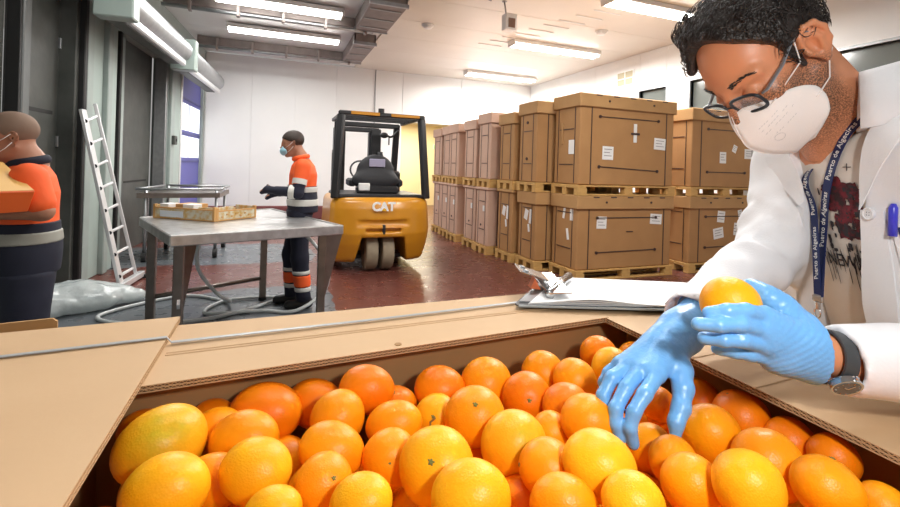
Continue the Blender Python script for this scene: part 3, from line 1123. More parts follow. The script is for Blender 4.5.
# the row running back along the right (sides face the aisle)
row = [(3.61, 5.78, 6.34, 'first pair behind the near stack', 2.55, 0), (3.55, 6.40, 6.94, 'second pair behind the near stack', 2.44, 0),
       (3.44, 7.06, 7.60, 'third pair, its corner standing out in the aisle', 2.50, 1), (3.46, 7.64, 8.22, 'fourth pair, just behind the one standing out', 2.43, 1),
       (3.42, 8.46, 9.0, 'fifth pair in the pale far group', 2.42, 1), (3.47, 9.04, 9.6, 'sixth pair in the pale far group', 2.42, 1),
       (3.50, 9.64, 10.2, 'last pair at the far end of the row', 2.40, 1)]
for i, (x, ya, yb, lb, zt, far) in enumerate(row):
    cm, lm = (M_card_far, M_card_far) if far else (M_card, M_card_lid)
    x1 = x + 1.5
    j = .02 * ((i * 7) % 3 - 1)
    pallet(x, x1, ya, yb, 0, 'floor pallet of aisle, ' + lb)
    b = bin_box(x, x1, ya, yb, .146, 1.03, 'lower aisle bin, ' + lb, cm, lm, lid=(i < 1), detail=1, seed=20 + i)
    if i < 2:
        sticker_x(b, ya + .30, .82, .10, .16, x + .03, .3)
        sticker_x(b, ya + .18, .80, .06, .22, x + .03, .1)
        sticker_x(b, ya + .22, .62, .05, .12, x + .03, -.2)
    else:
        sticker_x(b, ya + .2, .8, .07, .1, x + .03)
        MB().cyl((x + .02, ya + .3, .5), (x + .03, ya + .3, .5), .02, n=8).build('tie_stud', M_strap, b)
    pallet(x + j, x1, ya, yb, 1.178, 'raised pallet of aisle, ' + lb)
    b = bin_box(x + j, x1, ya, yb, 1.325, zt - 1.325, 'upper aisle bin, ' + lb, cm, lm, lid=True, detail=1, seed=40 + i)
    if i == 0:
        sticker_x(b, ya + .33, 1.82, .12, .10, x + .03, .5)
        MB().box(x + .6, x + .66, ya - .01, ya + .02, 1.9, 2.2, .003).build('paper_tag', M_paper, b)
        for zz in (1.68, 2.24):
            MB().cyl((x + j + .015, ya + .3, zz), (x + j + .03, ya + .3, zz), .022, n=8).build('tie_stud', M_strap, b)

# ============================================================ FORKLIFT (seen from behind)
def forklift():
    M_y = mat('forklift_yellow', (.66, .29, .015), .32, col2=(.58, .24, .012), scale=3, amount=.8, coat=.4)
    M_bk = mat('forklift_black', (.018, .018, .02), .4)
    M_seat = mat('seat_black', (.02, .02, .024), .6)
    M_tyre = mat('tyre_beige', (.34, .28, .19), .7, col2=(.24, .19, .13), scale=12, amount=.8)
    t = thing('forklift', (1.42, 6.9, 0), 'yellow three wheel electric forklift seen from behind', 'forklift')
    cx = 1.425
    y0 = 6.15
    # counterweight: cross sections lofted from the bottom to the top
    f = Field(.06)

    def cw(P):
        x, y, z = P[..., 0] - cx, P[..., 1], P[..., 2]
        # half width and rear bulge vary with height
        hw = np.interp(z, [.1, .35, .6, .95, 1.06], [.65, .71, .73, .71, .685])
        ry = np.interp(z, [.1, .4, .55, .9, 1.06], [.16, .04, .0, .02, .08])
        qx = np.abs(x) - hw
        qy = np.maximum((y0 + ry + .20 * np.clip(np.abs(x) / .7, 0, 1) ** 3) - y, y - (y0 + 1.35))
        qz = np.maximum(.13 - z, z - 1.05)
        k_ = .07
        a = np.stack([qx + k_, qy + k_, qz + k_], -1)
        return np.linalg.norm(np.maximum(a, 0), axis=-1) + np.minimum(a.max(-1), 0) - k_
    f.fn(cw)

    def notch(P):                                      # wheel arch, trapezoid wider at the bottom
        x, y, z = P[..., 0] - cx, P[..., 1], P[..., 2]
        w = np.interp(z, [0, .5], [.40, .30])
        return np.maximum(np.maximum(np.abs(x + .0) - w, z - .50), y - (y0 + .75))
    f.fn(notch, k=.02, mode='-')

    def groove(P):
        x, y, z = P[..., 0] - cx, P[..., 1], P[..., 2]
        return np.maximum(np.maximum(np.abs(x) - .36, np.abs(z - .70) - .035), y - (y0 + .05))
    f.fn(groove, k=.03, mode='-')

    def tray_(P):
        x, y, z = P[..., 0] - cx, P[..., 1], P[..., 2]
        return np.maximum(np.maximum(np.abs(x) - .25, np.abs(z - .60) - .022), y - (y0 + .07))
    f.fn(tray_, k=.02, mode='-')
    organic('counterweight', f, (cx - .8, y0 - .1, .05), (cx + .8, y0 + 1.45, 1.12), .017, M_y, t)
    MB().box(cx - .02, cx + .02, y0 + .0, y0 + .06, .54, .68, .008).build('tow_pin', M_bk, t)
    MB().box(cx - .55, cx + .55, y0 + .5, y0 + 1.35, .12, .2, .02).build('chassis', M_bk, t)
    # twin rear wheels
    for dx in (-.115, .115):
        w = MB()
        c = Vector((cx - .02 + dx, y0 + .33, .27))
        prof = [(.05, -.085), (.20, -.085), (.255, -.08), (.27, -.06), (.27, .06), (.255, .08), (.20, .085), (.05, .085)]
        n = 28
        vs, fs = [], []
        for i in range(n):
            a = 2 * PI * i / n
            for r, x in prof:
                vs.append((c.x + x, c.y + r * math.cos(a), c.z + r * math.sin(a)))
        for i in range(n):
            for k_ in range(len(prof) - 1):
                a, b_ = i * len(prof) + k_, ((i + 1) % n) * len(prof) + k_
                fs.append((a, a + 1, b_ + 1, b_))
        w.add(vs, fs)
        ob = auto_smooth(w.build('wheel', M_tyre, t))
        MB().cyl((c.x - .07, c.y, c.z), (c.x + .07, c.y, c.z), .1, n=16).build('hub', M_bk, ob)
    # front drive wheels
    for sx in (-1, 1):
        c = Vector((cx + sx * .56, y0 + 1.75, .28))
        MB().cyl((c.x - .09, c.y, c.z), (c.x + .09, c.y, c.z), .28, n=24).build('wheel', M_tyre, t)
    MB().box(cx - .48, cx + .48, y0 + 1.35, y0 + 2.0, .15, .5, .03).build('floor_plate', M_bk, t)
    # overhead guard
    zt = 2.22
    rear = [(cx - .66, y0 + .22, 1.03), (cx - .585, y0 + .36, zt)]
    rear2 = [(cx + .66, y0 + .22, 1.03), (cx + .60, y0 + .36, zt)]
    fr = [(cx - .50, y0 + 1.75, .5), (cx - .50, y0 + 1.45, zt)]
    fr2 = [(cx + .50, y0 + 1.75, .5), (cx + .50, y0 + 1.45, zt)]
    for a, b_ in (rear, rear2, fr, fr2):
        q = Vector(b_) - Vector(a)
        M = Matrix.Translation((Vector(a) + Vector(b_)) / 2) @ q.to_track_quat('Z', 'Y').to_matrix().to_4x4()
        MB().bbox(M, .10, .10, q.length, .015).build('guard_post', M_bk, t)
    m = MB().box(cx - .63, cx + .64, y0 + .30, y0 + .38, zt - .01, zt + .05, .015)
    m.build('roof_bar', M_bk, t)
    MB().box(cx - .46, cx - .05, y0 + .285, y0 + .30, zt - .0, zt + .045, .004).build('roof_trim', M_y, t)
    MB().box(cx + .12, cx + .55, y0 + .285, y0 + .30, zt - .0, zt + .04, .004).build('roof_trim', M_y, t)
    MB().box(cx - .54, cx + .54, y0 + 1.4, y0 + 1.48, zt - .08, zt, .015).build('roof_bar', M_bk, t)
    for sx in (-.57, .58):
        MB().box(cx + sx - .03, cx + sx + .03, y0 + .36, y0 + 1.44, zt - .02, zt + .04, .012).build('roof_bar', M_bk, t)
    for k_ in range(3):
        yy_ = y0 + .6 + .27 * k_
        MB().box(cx - .55, cx + .55, yy_ - .012, yy_ + .012, zt - .01, zt + .02, .004).build('roof_slat', M_bk, t)
    MB().cyl((cx - .02, y0 + .34, zt + .05), (cx - .02, y0 + .34, zt + .11), .045, n=14).build('beacon', M_bk, t)
    # rear deck rim and seat
    MB().box(cx - .63, cx + .63, y0 + .2, y0 + 1.3, 1.03, 1.09, .02).build('deck', M_bk, t)
    s = Field(.05)
    s.ell((cx - .02, y0 + .62, 1.40), (.29, .09, .27))
    s.ell((cx - .02, y0 + .60, 1.28), (.36, .12, .17))
    s.ell((cx - .02, y0 + .86, 1.22), (.27, .28, .09))
    organic('seat', s, (cx - .4, y0 + .4, 1.05), (cx + .4, y0 + 1.2, 1.8), .016, M_seat, t)
    MB().box(cx - .14, cx + .10, y0 + .505, y0 + .525, 1.48, 1.60, .01).build('seat_tag', mat('seat_tag_lilac', (.38, .36, .5), .5), t)
    MB().box(cx - .30, cx - .14, y0 + .40, y0 + .46, 1.13, 1.24, .01).build('label_plate', M_paper, t)
    MB().box(cx - .33, cx + .3, y0 + .42, y0 + .56, 1.08, 1.2, .03).build('seat_base', M_bk, t)
    for sx in (-1, 1):
        MB().box(cx + sx * .36 - .05, cx + sx * .36 + .05, y0 + .6, y0 + 1.0, 1.18, 1.30, .03).build('armrest', M_seat, t)
    # lever console at the right
    MB().box(cx + .28, cx + .46, y0 + .95, y0 + 1.2, 1.05, 1.42, .03).build('console', M_bk, t)
    for k_ in range(3):
        MB().cyl((cx + .31 + .05 * k_, y0 + 1.05, 1.4), (cx + .31 + .05 * k_, y0 + 1.05, 1.52), .012, n=8).build('lever', M_bk, t)
    m = MB()
    ring = [(cx - .14 + .17 * math.cos(a), y0 + 1.2 + .06 * math.sin(a), 1.42 + .15 * math.sin(a)) for a in [2 * PI * i / 20 for i in range(20)]]
    m.tube(ring, .015, 8, closed=True)
    m.build('steering_wheel', M_bk, t, True)
    # mast in front
    for sx in (-1, 1):
        MB().box(cx - .08 + sx * .33 - .09, cx - .08 + sx * .33 + .09, y0 + 1.95, y0 + 2.1, .1, 2.16, .012).build('mast_channel', M_bk, t)
        MB().box(cx - .08 + sx * .24 - .03, cx - .08 + sx * .24 + .03, y0 + 2.0, y0 + 2.14, .2, 2.10, .01).build('mast_channel', M_bk, t)
        MB().cyl((cx - .08 + sx * .40, y0 + 1.9, .4), (cx - .08 + sx * .40, y0 + 1.9, 1.75), .05, n=12).build('lift_cylinder', M_bk, t, True)
        MB().box(cx - .08 + sx * .40 - .05, cx - .08 + sx * .40 + .05, y0 + 1.85, y0 + 1.95, 1.3 + .1 * sx, 1.72, .02).build('mast_bracket', M_bk, t)
        MB().box(cx - .08 + sx * .30 - .06, cx - .08 + sx * .30 + .06, y0 + 2.15, y0 + 2.2, .06, .8, .01).box(cx - .08 + sx * .30 - .06, cx - .08 + sx * .30 + .06, y0 + 2.15, y0 + 3.2, .04, .09, .01).build('fork', M_bk, t)
    MB().box(cx - .47, cx + .31, y0 + 1.97, y0 + 2.1, 2.10, 2.18, .012).build('mast_crossbar', M_bk, t)
    MB().box(cx - .47, cx + .31, y0 + 1.97, y0 + 2.1, .9, 1.0, .012).build('mast_crossbar', M_bk, t)
    # mirror and hanging hook at the upper right
    MB().tube(spline([(cx + .52, y0 + 1.4, 2.12), (cx + .40, y0 + 1.42, 2.0), (cx + .28, y0 + 1.4, 2.04)], 5), .02, 8).build('mirror_arm', M_bk, t, True)
    MB().sphere((cx + .27, y0 + 1.4, 2.02), (.07, .03, .05)).build('mirror', M_bk, t, True)
    MB().cyl((cx + .36, y0 + 1.42, 1.98), (cx + .36, y0 + 1.42, 1.86), .012).build('hook', M_bk, t)
    MB().box(cx + .62, cx + .68, y0 + .2, y0 + .3, 1.1, 1.28, .01).build('tail_lamp', M_bk, t)
    # logo in white capitals with its small triangle
    LG = mat('logo_white', (.85, .85, .82), .4)
    yl = y0 - .012
    lettering('lettering', 'CAT', .165, (cx - .02, yl, .93), (1, 0, 0), (0, .02, 1), LG, t, .006, bold=.007)
    MB().prism([(cx - .05, yl - .008, .875), (cx + .02, yl - .008, .875), (cx - .015, yl - .008, .92)], (0, .004, 0)).build('logo_triangle', mat('logo_yellow', (.8, .45, .02), .4), t)
    return t


forklift()

# ============================================================ NEAR BIN WITH ORANGES
RIM = 1.2
M_flap = mat('flap_cardboard', (.60, .40, .225), .7, col2=(.54, .35, .19), scale=5, amount=.9, bump=.04, bscale=50)
M_flute = mat('flute_core', (.50, .30, .14), .8)
M_coredark = mat('core_shade', (.10, .05, .022), .9)
M_inner = mat('inner_cardboard', (.40, .22, .085), .75, col2=(.33, .175, .065), scale=4, amount=.9)
bn = thing('fruit_bin', (.25, .36, 0), 'open cardboard bin of oranges in the foreground, flaps folded out flat', 'bin')
TH = .0100


def flap(name, poly, z, label=None):
    """double wall board: three liners with two fluted cores between them, flutes seen on the cut edges"""
    m = MB()
    for k_ in range(3):
        m.prism([(x, y, z - TH + k_ * (TH - .0012) / 2) for x, y in poly], (0, 0, .0012))
    o_ = m.build(name, M_flap, bn)
    c = Vector((sum(p[0] for p in poly) / len(poly), sum(p[1] for p in poly) / len(poly), 0))
    core = MB()
    ins = [(c + (Vector((x, y, 0)) - c) * .985) for x, y in poly]
    blk_ = MB().prism([(p.x, p.y, z - TH + .0012) for p in ins], (0, 0, TH - .0024)).build('board_core', M_coredark, o_)
    n = len(poly)
    for i in range(n):
        a, b_ = Vector((*poly[i], 0)), Vector((*poly[(i + 1) % n], 0))
        d = b_ - a
        L = d.length
        u = d.normalized()
        inn = Vector((-u.y, u.x, 0))
        if (c - a).dot(inn) < 0:
            inn = -inn
        for lay in (0, 1):
            zb = z - TH + .0012 + lay * (TH - .0012) / 2
            zt = zb + (TH - .0012) / 2 - .0012
            step = .0042
            k_ = 0
            s_ = 0.0
            th_ = Vector((0, 0, .0008))
            while s_ + step < L:
                p, q = a + u * s_, a + u * (s_ + step)
                z1, z2 = (zb, zt - .0006) if k_ % 2 == 0 else (zt - .0006, zb)
                p, q = Vector((p.x, p.y, z1)), Vector((q.x, q.y, z2))
                i_ = inn * .009
                core.add([p, q, q + th_, p + th_, p + i_, q + i_, q + th_ + i_, p + th_ + i_],
                         [(0, 1, 2, 3), (3, 2, 6, 7), (1, 0, 4, 5)])
                s_ += step
                k_ += 1
    f_ = core.build('fluted_core', M_flute, o_)
    f_['kind'] = 'stuff'
    return o_


fr_ = flap('rear_flap', [(-.46, .926), (.655, .955), (.655, .752), (-.46, .675)], RIM)
fl_ = flap('side_flap', [(-.64, -.25), (-.64, .925), (-.157, .951), (-.156, -.25)], RIM + .0105)
fg_ = flap('side_flap', [(.648, -.25), (.648, .772), (.66, .94), (.945, .94), (.945, -.25)], RIM - .001)
# score lines pressed into the flaps: a shallow raised ridge beside each
def score(p, q, z, par, w=.0035):
    p, q = Vector((*p, z)), Vector((*q, z))
    d = q - p
    M = Matrix.Translation((p + q) / 2) @ Matrix.Rotation(math.atan2(d.y, d.x), 4, 'Z')
    MB().bbox(M, d.length, w, .0022, .0009).build('score_line', M_flap, par)


score((-.15, .795), (.65, .838), RIM + .0003, fr_, .005)
score((-.15, .803), (.65, .846), RIM + .0003, fr_, .003)
score((.65, .44), (.94, .455), RIM - .0007, fg_)
score((.65, .545), (.94, .555), RIM - .0007, fg_)
MB().cyl((.20, .735, RIM + .0002), (.20, .735, RIM + .0014), .006, n=10).build('staple_dent', M_inner, fr_)
# walls
MB().prism([(-.215, .735, .15), (.745, .795, .15), (.745, .807, .15), (-.215, .747, .15)], (0, 0, RIM - .0115 - .15)).build('rear_wall', M_inner, bn)
MB().box(-.227, -.215, -.13, .80, .15, RIM - .0115).build('side_wall', M_inner, bn)
MB().box(.745, .757, -.13, .80, .15, RIM - .0115).build('side_wall', M_inner, bn)
MB().box(-.227, .757, -.142, -.13, .15, RIM - .002).build('front_wall', M_inner, bn)
MB().box(-.227, .757, -.142, .857, .146, .155).build('base', M_inner, bn)
MB().box(-.42, .91, -.24, .915, .15, RIM - .0095).box(-.215, .745, -.13, .845, .155, RIM + .01)
ow = MB()
ow.box(-.43, -.418, -.24, .915, .148, RIM - .0095).box(.918, .93, -.24, .915, .148, RIM - .0095).box(-.418, .918, .903, .915, .148, RIM - .0095).box(-.418, .918, -.24, -.228, .148, RIM - .0095)
ow.build('outer_sleeve', M_card_lid, bn)
for xx in (.10, .47):
    MB().box(xx - .003, xx + .003, .752 + .0625 * (xx + .02) - .002, .758 + .0625 * (xx + .02), .9, RIM - .0115).build('wall_crease', M_card, bn)
pallet(-.45, .94, -.26, .92, 0, 'pallet under the open bin of oranges, hidden below the picture')
# strap across the flaps
st = MB()
pts = [(-.66, .772), (-.355, .8205), (-.157, .8385), (-.15, .839), (.2, .858), (.53, .885), (.66, .895)]
hs = [.0125, .0125, .0125, .0035, .0035, .0035, .0035]
for i in range(len(pts) - 1):
    a, b_ = Vector((*pts[i], RIM + hs[i])), Vector((*pts[i + 1], RIM + hs[i + 1]))
    u = (b_ - a).normalized()
    w = Vector((-u.y, u.x, 0)) * .0042
    up = Vector((0, 0, .0012))
    st.add([a - w, b_ - w, b_ + w, a + w, a - w + up, b_ - w + up, b_ + w + up, a + w + up],
           [(0, 3, 2, 1), (4, 5, 6, 7), (0, 1, 5, 4), (1, 2, 6, 5), (2, 3, 7, 6), (3, 0, 4, 7)])
tag(st.build('packing_strap', mat('grey_strap', (.34, .35, .36), .4)), 'thin grey packing strap lying across the cardboard flaps', 'strap')
# upright cardboard tab behind the left flap
tbx = thing('cardboard_tab', (-.42, 1.0, 1.155), 'small upright cardboard tab at the left edge behind the flap', 'cardboard')
MB().prism([(-.62, .985, 1.13), (-.357, 1.0, 1.13), (-.357, 1.0, 1.204), (-.364, .999, 1.210), (-.46, .994, 1.207), (-.62, .985, 1.202)], (-.0005, .005, 0)).build('tab_panel', M_card_lid, tbx)
MB().prism([(-.62, .935, 1.172), (-.357, .945, 1.172), (-.357, .999, 1.172), (-.62, .984, 1.172)], (0, 0, .006)).build('fold', M_card_lid, tbx)


# ------------------------------------------------------------ oranges
def orange_mat(name, base, deep, green=None):
    m = mat(name, base, .38, spec=.28)
    nt, b = mnodes(m)
    tc = nt.nodes.new('ShaderNodeTexCoord')
    n1 = nt.nodes.new('ShaderNodeTexNoise')
    n1.inputs['Scale'].default_value = 14
    n1.inputs['Detail'].default_value = 3
    nt.links.new(tc.outputs['Object'], n1.inputs['Vector'])
    r = nt.nodes.new('ShaderNodeValToRGB')
    r.color_ramp.elements[0].position = .35
    r.color_ramp.elements[1].position = .65
    r.color_ramp.elements[0].color = (*deep, 1)
    r.color_ramp.elements[1].color = (*base, 1)
    nt.links.new(n1.outputs['Fac'], r.inputs[0])
    out = r.outputs[0]
    # stem end darker speckle, greenish on some
    gr = nt.nodes.new('ShaderNodeSeparateXYZ')
    nt.links.new(tc.outputs['Object'], gr.inputs[0])
    mr = nt.nodes.new('ShaderNodeMapRange')
    mr.inputs['From Min'].default_value = .016
    mr.inputs['From Max'].default_value = .040
    nt.links.new(gr.outputs['Z'], mr.inputs['Value'])
    mx = nt.nodes.new('ShaderNodeMix')
    mx.data_type = 'RGBA'
    n2 = nt.nodes.new('ShaderNodeTexNoise')
    n2.inputs['Scale'].default_value = 60
    n2.inputs['Detail'].default_value = 6
    nt.links.new(tc.outputs['Object'], n2.inputs['Vector'])
    mu = nt.nodes.new('ShaderNodeMath')
    mu.operation = 'MULTIPLY'
    nt.links.new(mr.outputs[0], mu.inputs[0])
    nt.links.new(n2.outputs['Fac'], mu.inputs[1])
    nt.links.new(mu.outputs[0], mx.inputs['Factor'])
    nt.links.new(out, mx.inputs['A'])
    mx.inputs['B'].default_value = (*(green or deep), 1)
    nt.links.new(mx.outputs['Result'], b.inputs['Base Color'])
    # pores
    v = nt.nodes.new('ShaderNodeTexVoronoi')
    v.inputs['Scale'].default_value = 420
    nt.links.new(tc.outputs['Object'], v.inputs['Vector'])
    bp = nt.nodes.new('ShaderNodeBump')
    bp.inputs['Strength'].default_value = .35
    bp.inputs['Distance'].default_value = .0006
    nt.links.new(v.outputs['Distance'], bp.inputs['Height'])
    n3 = nt.nodes.new('ShaderNodeTexNoise')
    n3.inputs['Scale'].default_value = 45
    nt.links.new(tc.outputs['Object'], n3.inputs['Vector'])
    bp2 = nt.nodes.new('ShaderNodeBump')
    bp2.inputs['Strength'].default_value = .25
    bp2.inputs['Distance'].default_value = .004
    nt.links.new(n3.outputs['Fac'], bp2.inputs['Height'])
    nt.links.new(bp.outputs[0], bp2.inputs['Normal'])
    nt.links.new(bp2.outputs[0], b.inputs['Normal'])
    b.inputs['Subsurface Weight'].default_value = .05
    b.inputs['Subsurface Radius'].default_value = (.006, .002, .0005)
    return m


OM = {'O': orange_mat('peel_orange', (.95, .35, .004), (.90, .275, .003)),
      'Y': orange_mat('peel_yellow_orange', (.98, .48, .010), (.95, .39, .006)),
      'G': orange_mat('peel_yellow_green', (.94, .46, .010), (.92, .38, .008), (.28, .38, .02)),
      'R': orange_mat('peel_red_orange', (.90, .245, .003), (.82, .18, .002))}
M_stem = mat('stem_green', (.16, .17, .04), .8)
M_scar = mat('peel_scar', (.22, .13, .03), .8)


def orange_mesh(seed, nu=40, nv=26):
    rnd = random.Random(seed)
    ph = [rnd.random() * 6 for _ in range(6)]
    zs = rnd.uniform(.94, 1.05)
    vs, fs = [], []
    def R(a, t):
        r = 1 + .018 * math.sin(2 * t + ph[0]) * math.cos(a) + .014 * math.sin(3 * t + ph[1] + 2 * a) * math.cos(a) ** 2 + .012 * math.sin(2 * a + ph[2])
        d = PI / 2 - a
        r -= .03 * math.exp(-(d / .09) ** 2)                       # dimple at the stem end
        r += .006 * math.exp(-((d - .28) / .16) ** 2) * (1 + .3 * math.cos(5 * t + ph[3]))
        return r
    vs.append((0, 0, -zs * .99))
    for j in range(1, nv):
        a = -PI / 2 + PI * j / nv
        for i in range(nu):
            t = 2 * PI * i / nu
            r = R(a, t)
            vs.append((r * math.cos(a) * math.cos(t), r * math.cos(a) * math.sin(t), zs * r * math.sin(a)))
    vs.append((0, 0, zs * R(PI / 2, 0)))
    for i in range(nu):
        j = (i + 1) % nu
        fs.append((0, 1 + j, 1 + i))
        for k_ in range(nv - 2):
            fs.append((1 + k_ * nu + i, 1 + k_ * nu + j, 1 + (k_ + 1) * nu + j, 1 + (k_ + 1) * nu + i))
        fs.append((1 + (nv - 2) * nu + i, 1 + (nv - 2) * nu + j, len(vs) - 1))
    return vs, fs


OV = [orange_mesh(s) for s in range(9)]
mesh_cache = {}


def add_orange(x, y, z, r, cls, label, i, rot=None, grp='oranges in the open bin', stem=True):
    """a single fruit, origin in its middle, stem button as a part"""
    key = (i % 9, cls)
    if key not in mesh_cache:
        vs, fs = OV[i % 9]
        me = bpy.data.meshes.new('orange')
        me.from_pydata([(a * .0375, b_ * .0375, c * .0375) for a, b_, c in vs], [], fs)
        me.materials.append(OM[cls])
        me.polygons.foreach_set('use_smooth', [True] * len(me.polygons))
        mesh_cache[key] = me
    o_ = bpy.data.objects.new('orange', mesh_cache[key])
    COL.objects.link(o_)
    o_.location = (x, y, z)
    s_ = r / .0375
    o_.scale = (s_, s_, s_)
    rnd = random.Random(100 + i)
    o_.rotation_euler = rot or (rnd.uniform(-1.3, 1.3), rnd.uniform(-1.3, 1.3), rnd.uniform(0, 6))
    tag(o_, label, 'orange', grp)
    if stem:
        if 'stem' not in mesh_cache:
            m = MB()
            m.cyl((0, 0, .0345), (0, 0, .0362), .0024, .0018, n=10)
            for k_, (a, q) in enumerate(((.2, .0026), (1.5, .0021), (2.6, .0029), (4.1, .0022), (5.2, .0025))):
                m.sphere((q * math.cos(a), q * math.sin(a), .0352), (.0011, .0009, .0005), 6, 4)
            me = bpy.data.meshes.new('stem_button')
            me.from_pydata(m.v, [], m.f)
            me.materials.append(M_stem)
            mesh_cache['stem'] = me
        sb = bpy.data.objects.new('stem_button', mesh_cache['stem'])
        COL.objects.link(sb)
        sb.parent = o_
    return o_


def face_cam(x, y, z, du, dr):
    """rotation that turns the stem end towards the lens, offset du up / dr right"""
    v = (Vector((0, 0, EYE)) - Vector((x, y, z))).normalized()
    F = Vector((math.cos(YAW), -math.sin(YAW), 0))
    d = (v + Vector((0, 0, 1)) * du + F * dr).normalized()
    return d.to_track_quat('Z', 'Y').to_euler()


ORANGES = [
    (-0.1566, 0.7716, 1.1400, 0.0295, 'R', 'red-orange fruit half under the left flap, behind the yellow-green one'),
    (-0.1187, 0.6264, 1.1643, 0.0481, 'G', 'large oval yellow-green orange beside the left cardboard flap'),
    (-0.0940, 0.5218, 1.1650, 0.0383, 'Y', 'long pale orange cut by the bottom left edge of the picture'),
    (-0.0638, 0.6715, 1.1363, 0.0295, 'O', 'orange squeezed between the yellow-green one and its shiny right neighbour'),
    (-0.0035, 0.6954, 1.1408, 0.0388, 'R', 'dull orange near the rear wall with a shadow over its right side'),
    (-0.0722, 0.7498, 1.1300, 0.0254, 'R', 'dark shaded orange against the rear wall, left end'),
    (0.0654, 0.7084, 1.1363, 0.0335, 'R', 'small reddish orange by the rear wall, half in shadow'),
    (0.1365, 0.6704, 1.1650, 0.0345, 'R', 'deep orange one highest against the rear wall left of centre'),
    (0.1828, 0.6849, 1.1262, 0.0282, 'R', 'reddish orange low in the gap before the rear wall'),
    (0.0889, 0.6269, 1.1540, 0.0315, 'O', 'flattened orange in front of the half shaded small one'),
    (0.1593, 0.5938, 1.1500, 0.0299, 'O', 'orange left of the small yellow one with a brown scar'),
    (-0.0281, 0.6230, 1.1468, 0.0330, 'O', 'glossy orange behind the broad one at lower left'),
    (-0.0111, 0.5368, 1.1600, 0.0320, 'Y', 'broad shiny orange third in the bottom left row'),
    (0.0738, 0.5627, 1.1500, 0.0306, 'O', 'wide orange in the middle of the left half'),
    (0.0582, 0.4995, 1.1550, 0.0271, 'O', 'orange with a small green stem scar at lower left of centre'),
    (0.1395, 0.5335, 1.1448, 0.0292, 'O', 'orange tucked left of the big one with a star-shaped scar'),
    (0.0881, 0.4446, 1.1650, 0.0258, 'Y', 'yellow-orange fruit at the bottom edge left of centre'),
    (0.0058, 0.4602, 1.1650, 0.0211, 'Y', 'yellow-orange fruit cut by the bottom edge, right of the long pale one'),
    (-0.0577, 0.5713, 1.1343, 0.0285, 'O', 'orange mostly hidden right of the long pale one'),
    (0.2577, 0.6815, 1.1419, 0.0348, 'R', 'dark reddish orange against the rear wall left of the pair'),
    (0.3368, 0.6746, 1.1418, 0.0400, 'O', 'orange near the rear wall, its top in the flap shade'),
    (0.2727, 0.5778, 1.1501, 0.0382, 'O', 'plump deep orange above the green-tipped yellow one'),
    (0.4422, 0.6666, 1.1477, 0.0364, 'O', 'small round orange near the rear wall right of centre'),
    (0.3773, 0.6110, 1.1432, 0.0376, 'R', 'red-orange ball behind the gap right of the plump one'),
    (0.4600, 0.6015, 1.1625, 0.0339, 'O', 'orange between the small round one and the yellow one by the glove'),
    (0.4082, 0.5503, 1.1534, 0.0352, 'R', 'red-orange fruit with dimpled peel in the row left of the glove'),
    (0.3944, 0.4840, 1.1723, 0.0330, 'O', 'orange touching the curled fingertips from the left'),
    (0.5741, 0.6822, 1.1586, 0.0337, 'R', 'shaded orange in the rear right corner'),
    (0.5502, 0.6173, 1.1616, 0.0361, 'Y', 'bright yellow-orange fruit just behind the knuckles of the glove'),
    (0.6447, 0.6681, 1.1500, 0.0285, 'O', 'small orange peeking out behind the bright yellow one at the glove'),
    (0.2328, 0.6246, 1.1308, 0.0296, 'Y', 'small yellow one with a dark brown scar'),
    (0.2972, 0.5092, 1.1458, 0.0388, 'G', 'yellow orange with a green patch around its stem end'),
    (0.1816, 0.4820, 1.1575, 0.0389, 'Y', 'big orange showing a star-shaped stem scar'),
    (0.1929, 0.4120, 1.1681, 0.0333, 'Y', 'large yellow-orange fruit at the bottom edge near the centre'),
    (0.3044, 0.4426, 1.1554, 0.0313, 'O', 'smooth orange between the green-tipped one and the pale round one'),
    (0.3396, 0.3980, 1.1795, 0.0345, 'Y', 'pale round orange just in front of the fingertips'),
    (0.2819, 0.3799, 1.1604, 0.0294, 'O', 'orange cut by the bottom edge below the smooth one'),
    (0.3325, 0.3400, 1.1814, 0.0262, 'Y', 'orange cut by the bottom edge right of the pale round one'),
    (0.4797, 0.4618, 1.1304, 0.0308, 'O', 'orange under the spread of the gloved thumb and fingers'),
    (0.3609, 0.5203, 1.1435, 0.0260, 'O', 'orange deep in the gap right of the green-tipped one'),
    (0.2803, 0.4623, 1.1102, 0.0260, 'R', 'red-orange fruit deep in the gap at the bottom centre'),
    (0.5577, 0.4359, 1.1522, 0.0378, 'O', 'orange right of the gloved thumb'),
    (0.6625, 0.4695, 1.1381, 0.0391, 'R', 'shaded orange behind the one right of the thumb'),
    (0.6624, 0.5411, 1.1266, 0.0363, 'R', 'dark orange in the shade just right of the gloved wrist'),
    (0.5602, 0.3621, 1.1561, 0.0372, 'O', 'upright orange beside the bright yellow one at right'),
    (0.4552, 0.3131, 1.1874, 0.0324, 'Y', 'brightest yellow one at the bottom right, knobbly top'),
    (0.4367, 0.3634, 1.1600, 0.0298, 'O', 'orange at the bottom left of the brightest yellow one'),
    (0.4642, 0.4109, 1.1492, 0.0281, 'O', 'orange below the tip of the gloved thumb'),
    (0.5542, 0.2974, 1.1736, 0.0318, 'O', 'lone orange at lower right before the dark corner'),
    (0.6187, 0.2788, 1.1500, 0.0236, 'O', 'orange cut by the bottom right corner of the picture'),
    (0.6654, 0.3504, 1.1503, 0.0277, 'R', 'orange in deep shade under the right flap'),
    (0.6693, 0.4045, 1.1397, 0.0302, 'R', 'dim orange in the shade below the seam of the right flap'),
    (0.5486, 0.5175, 1.1533, 0.0257, 'R', 'red-orange fruit seen through the gap inside the gloved hand'),
    (0.5771, 0.5318, 1.1165, 0.0235, 'R', 'small orange below the palm of the gloved hand'),
]

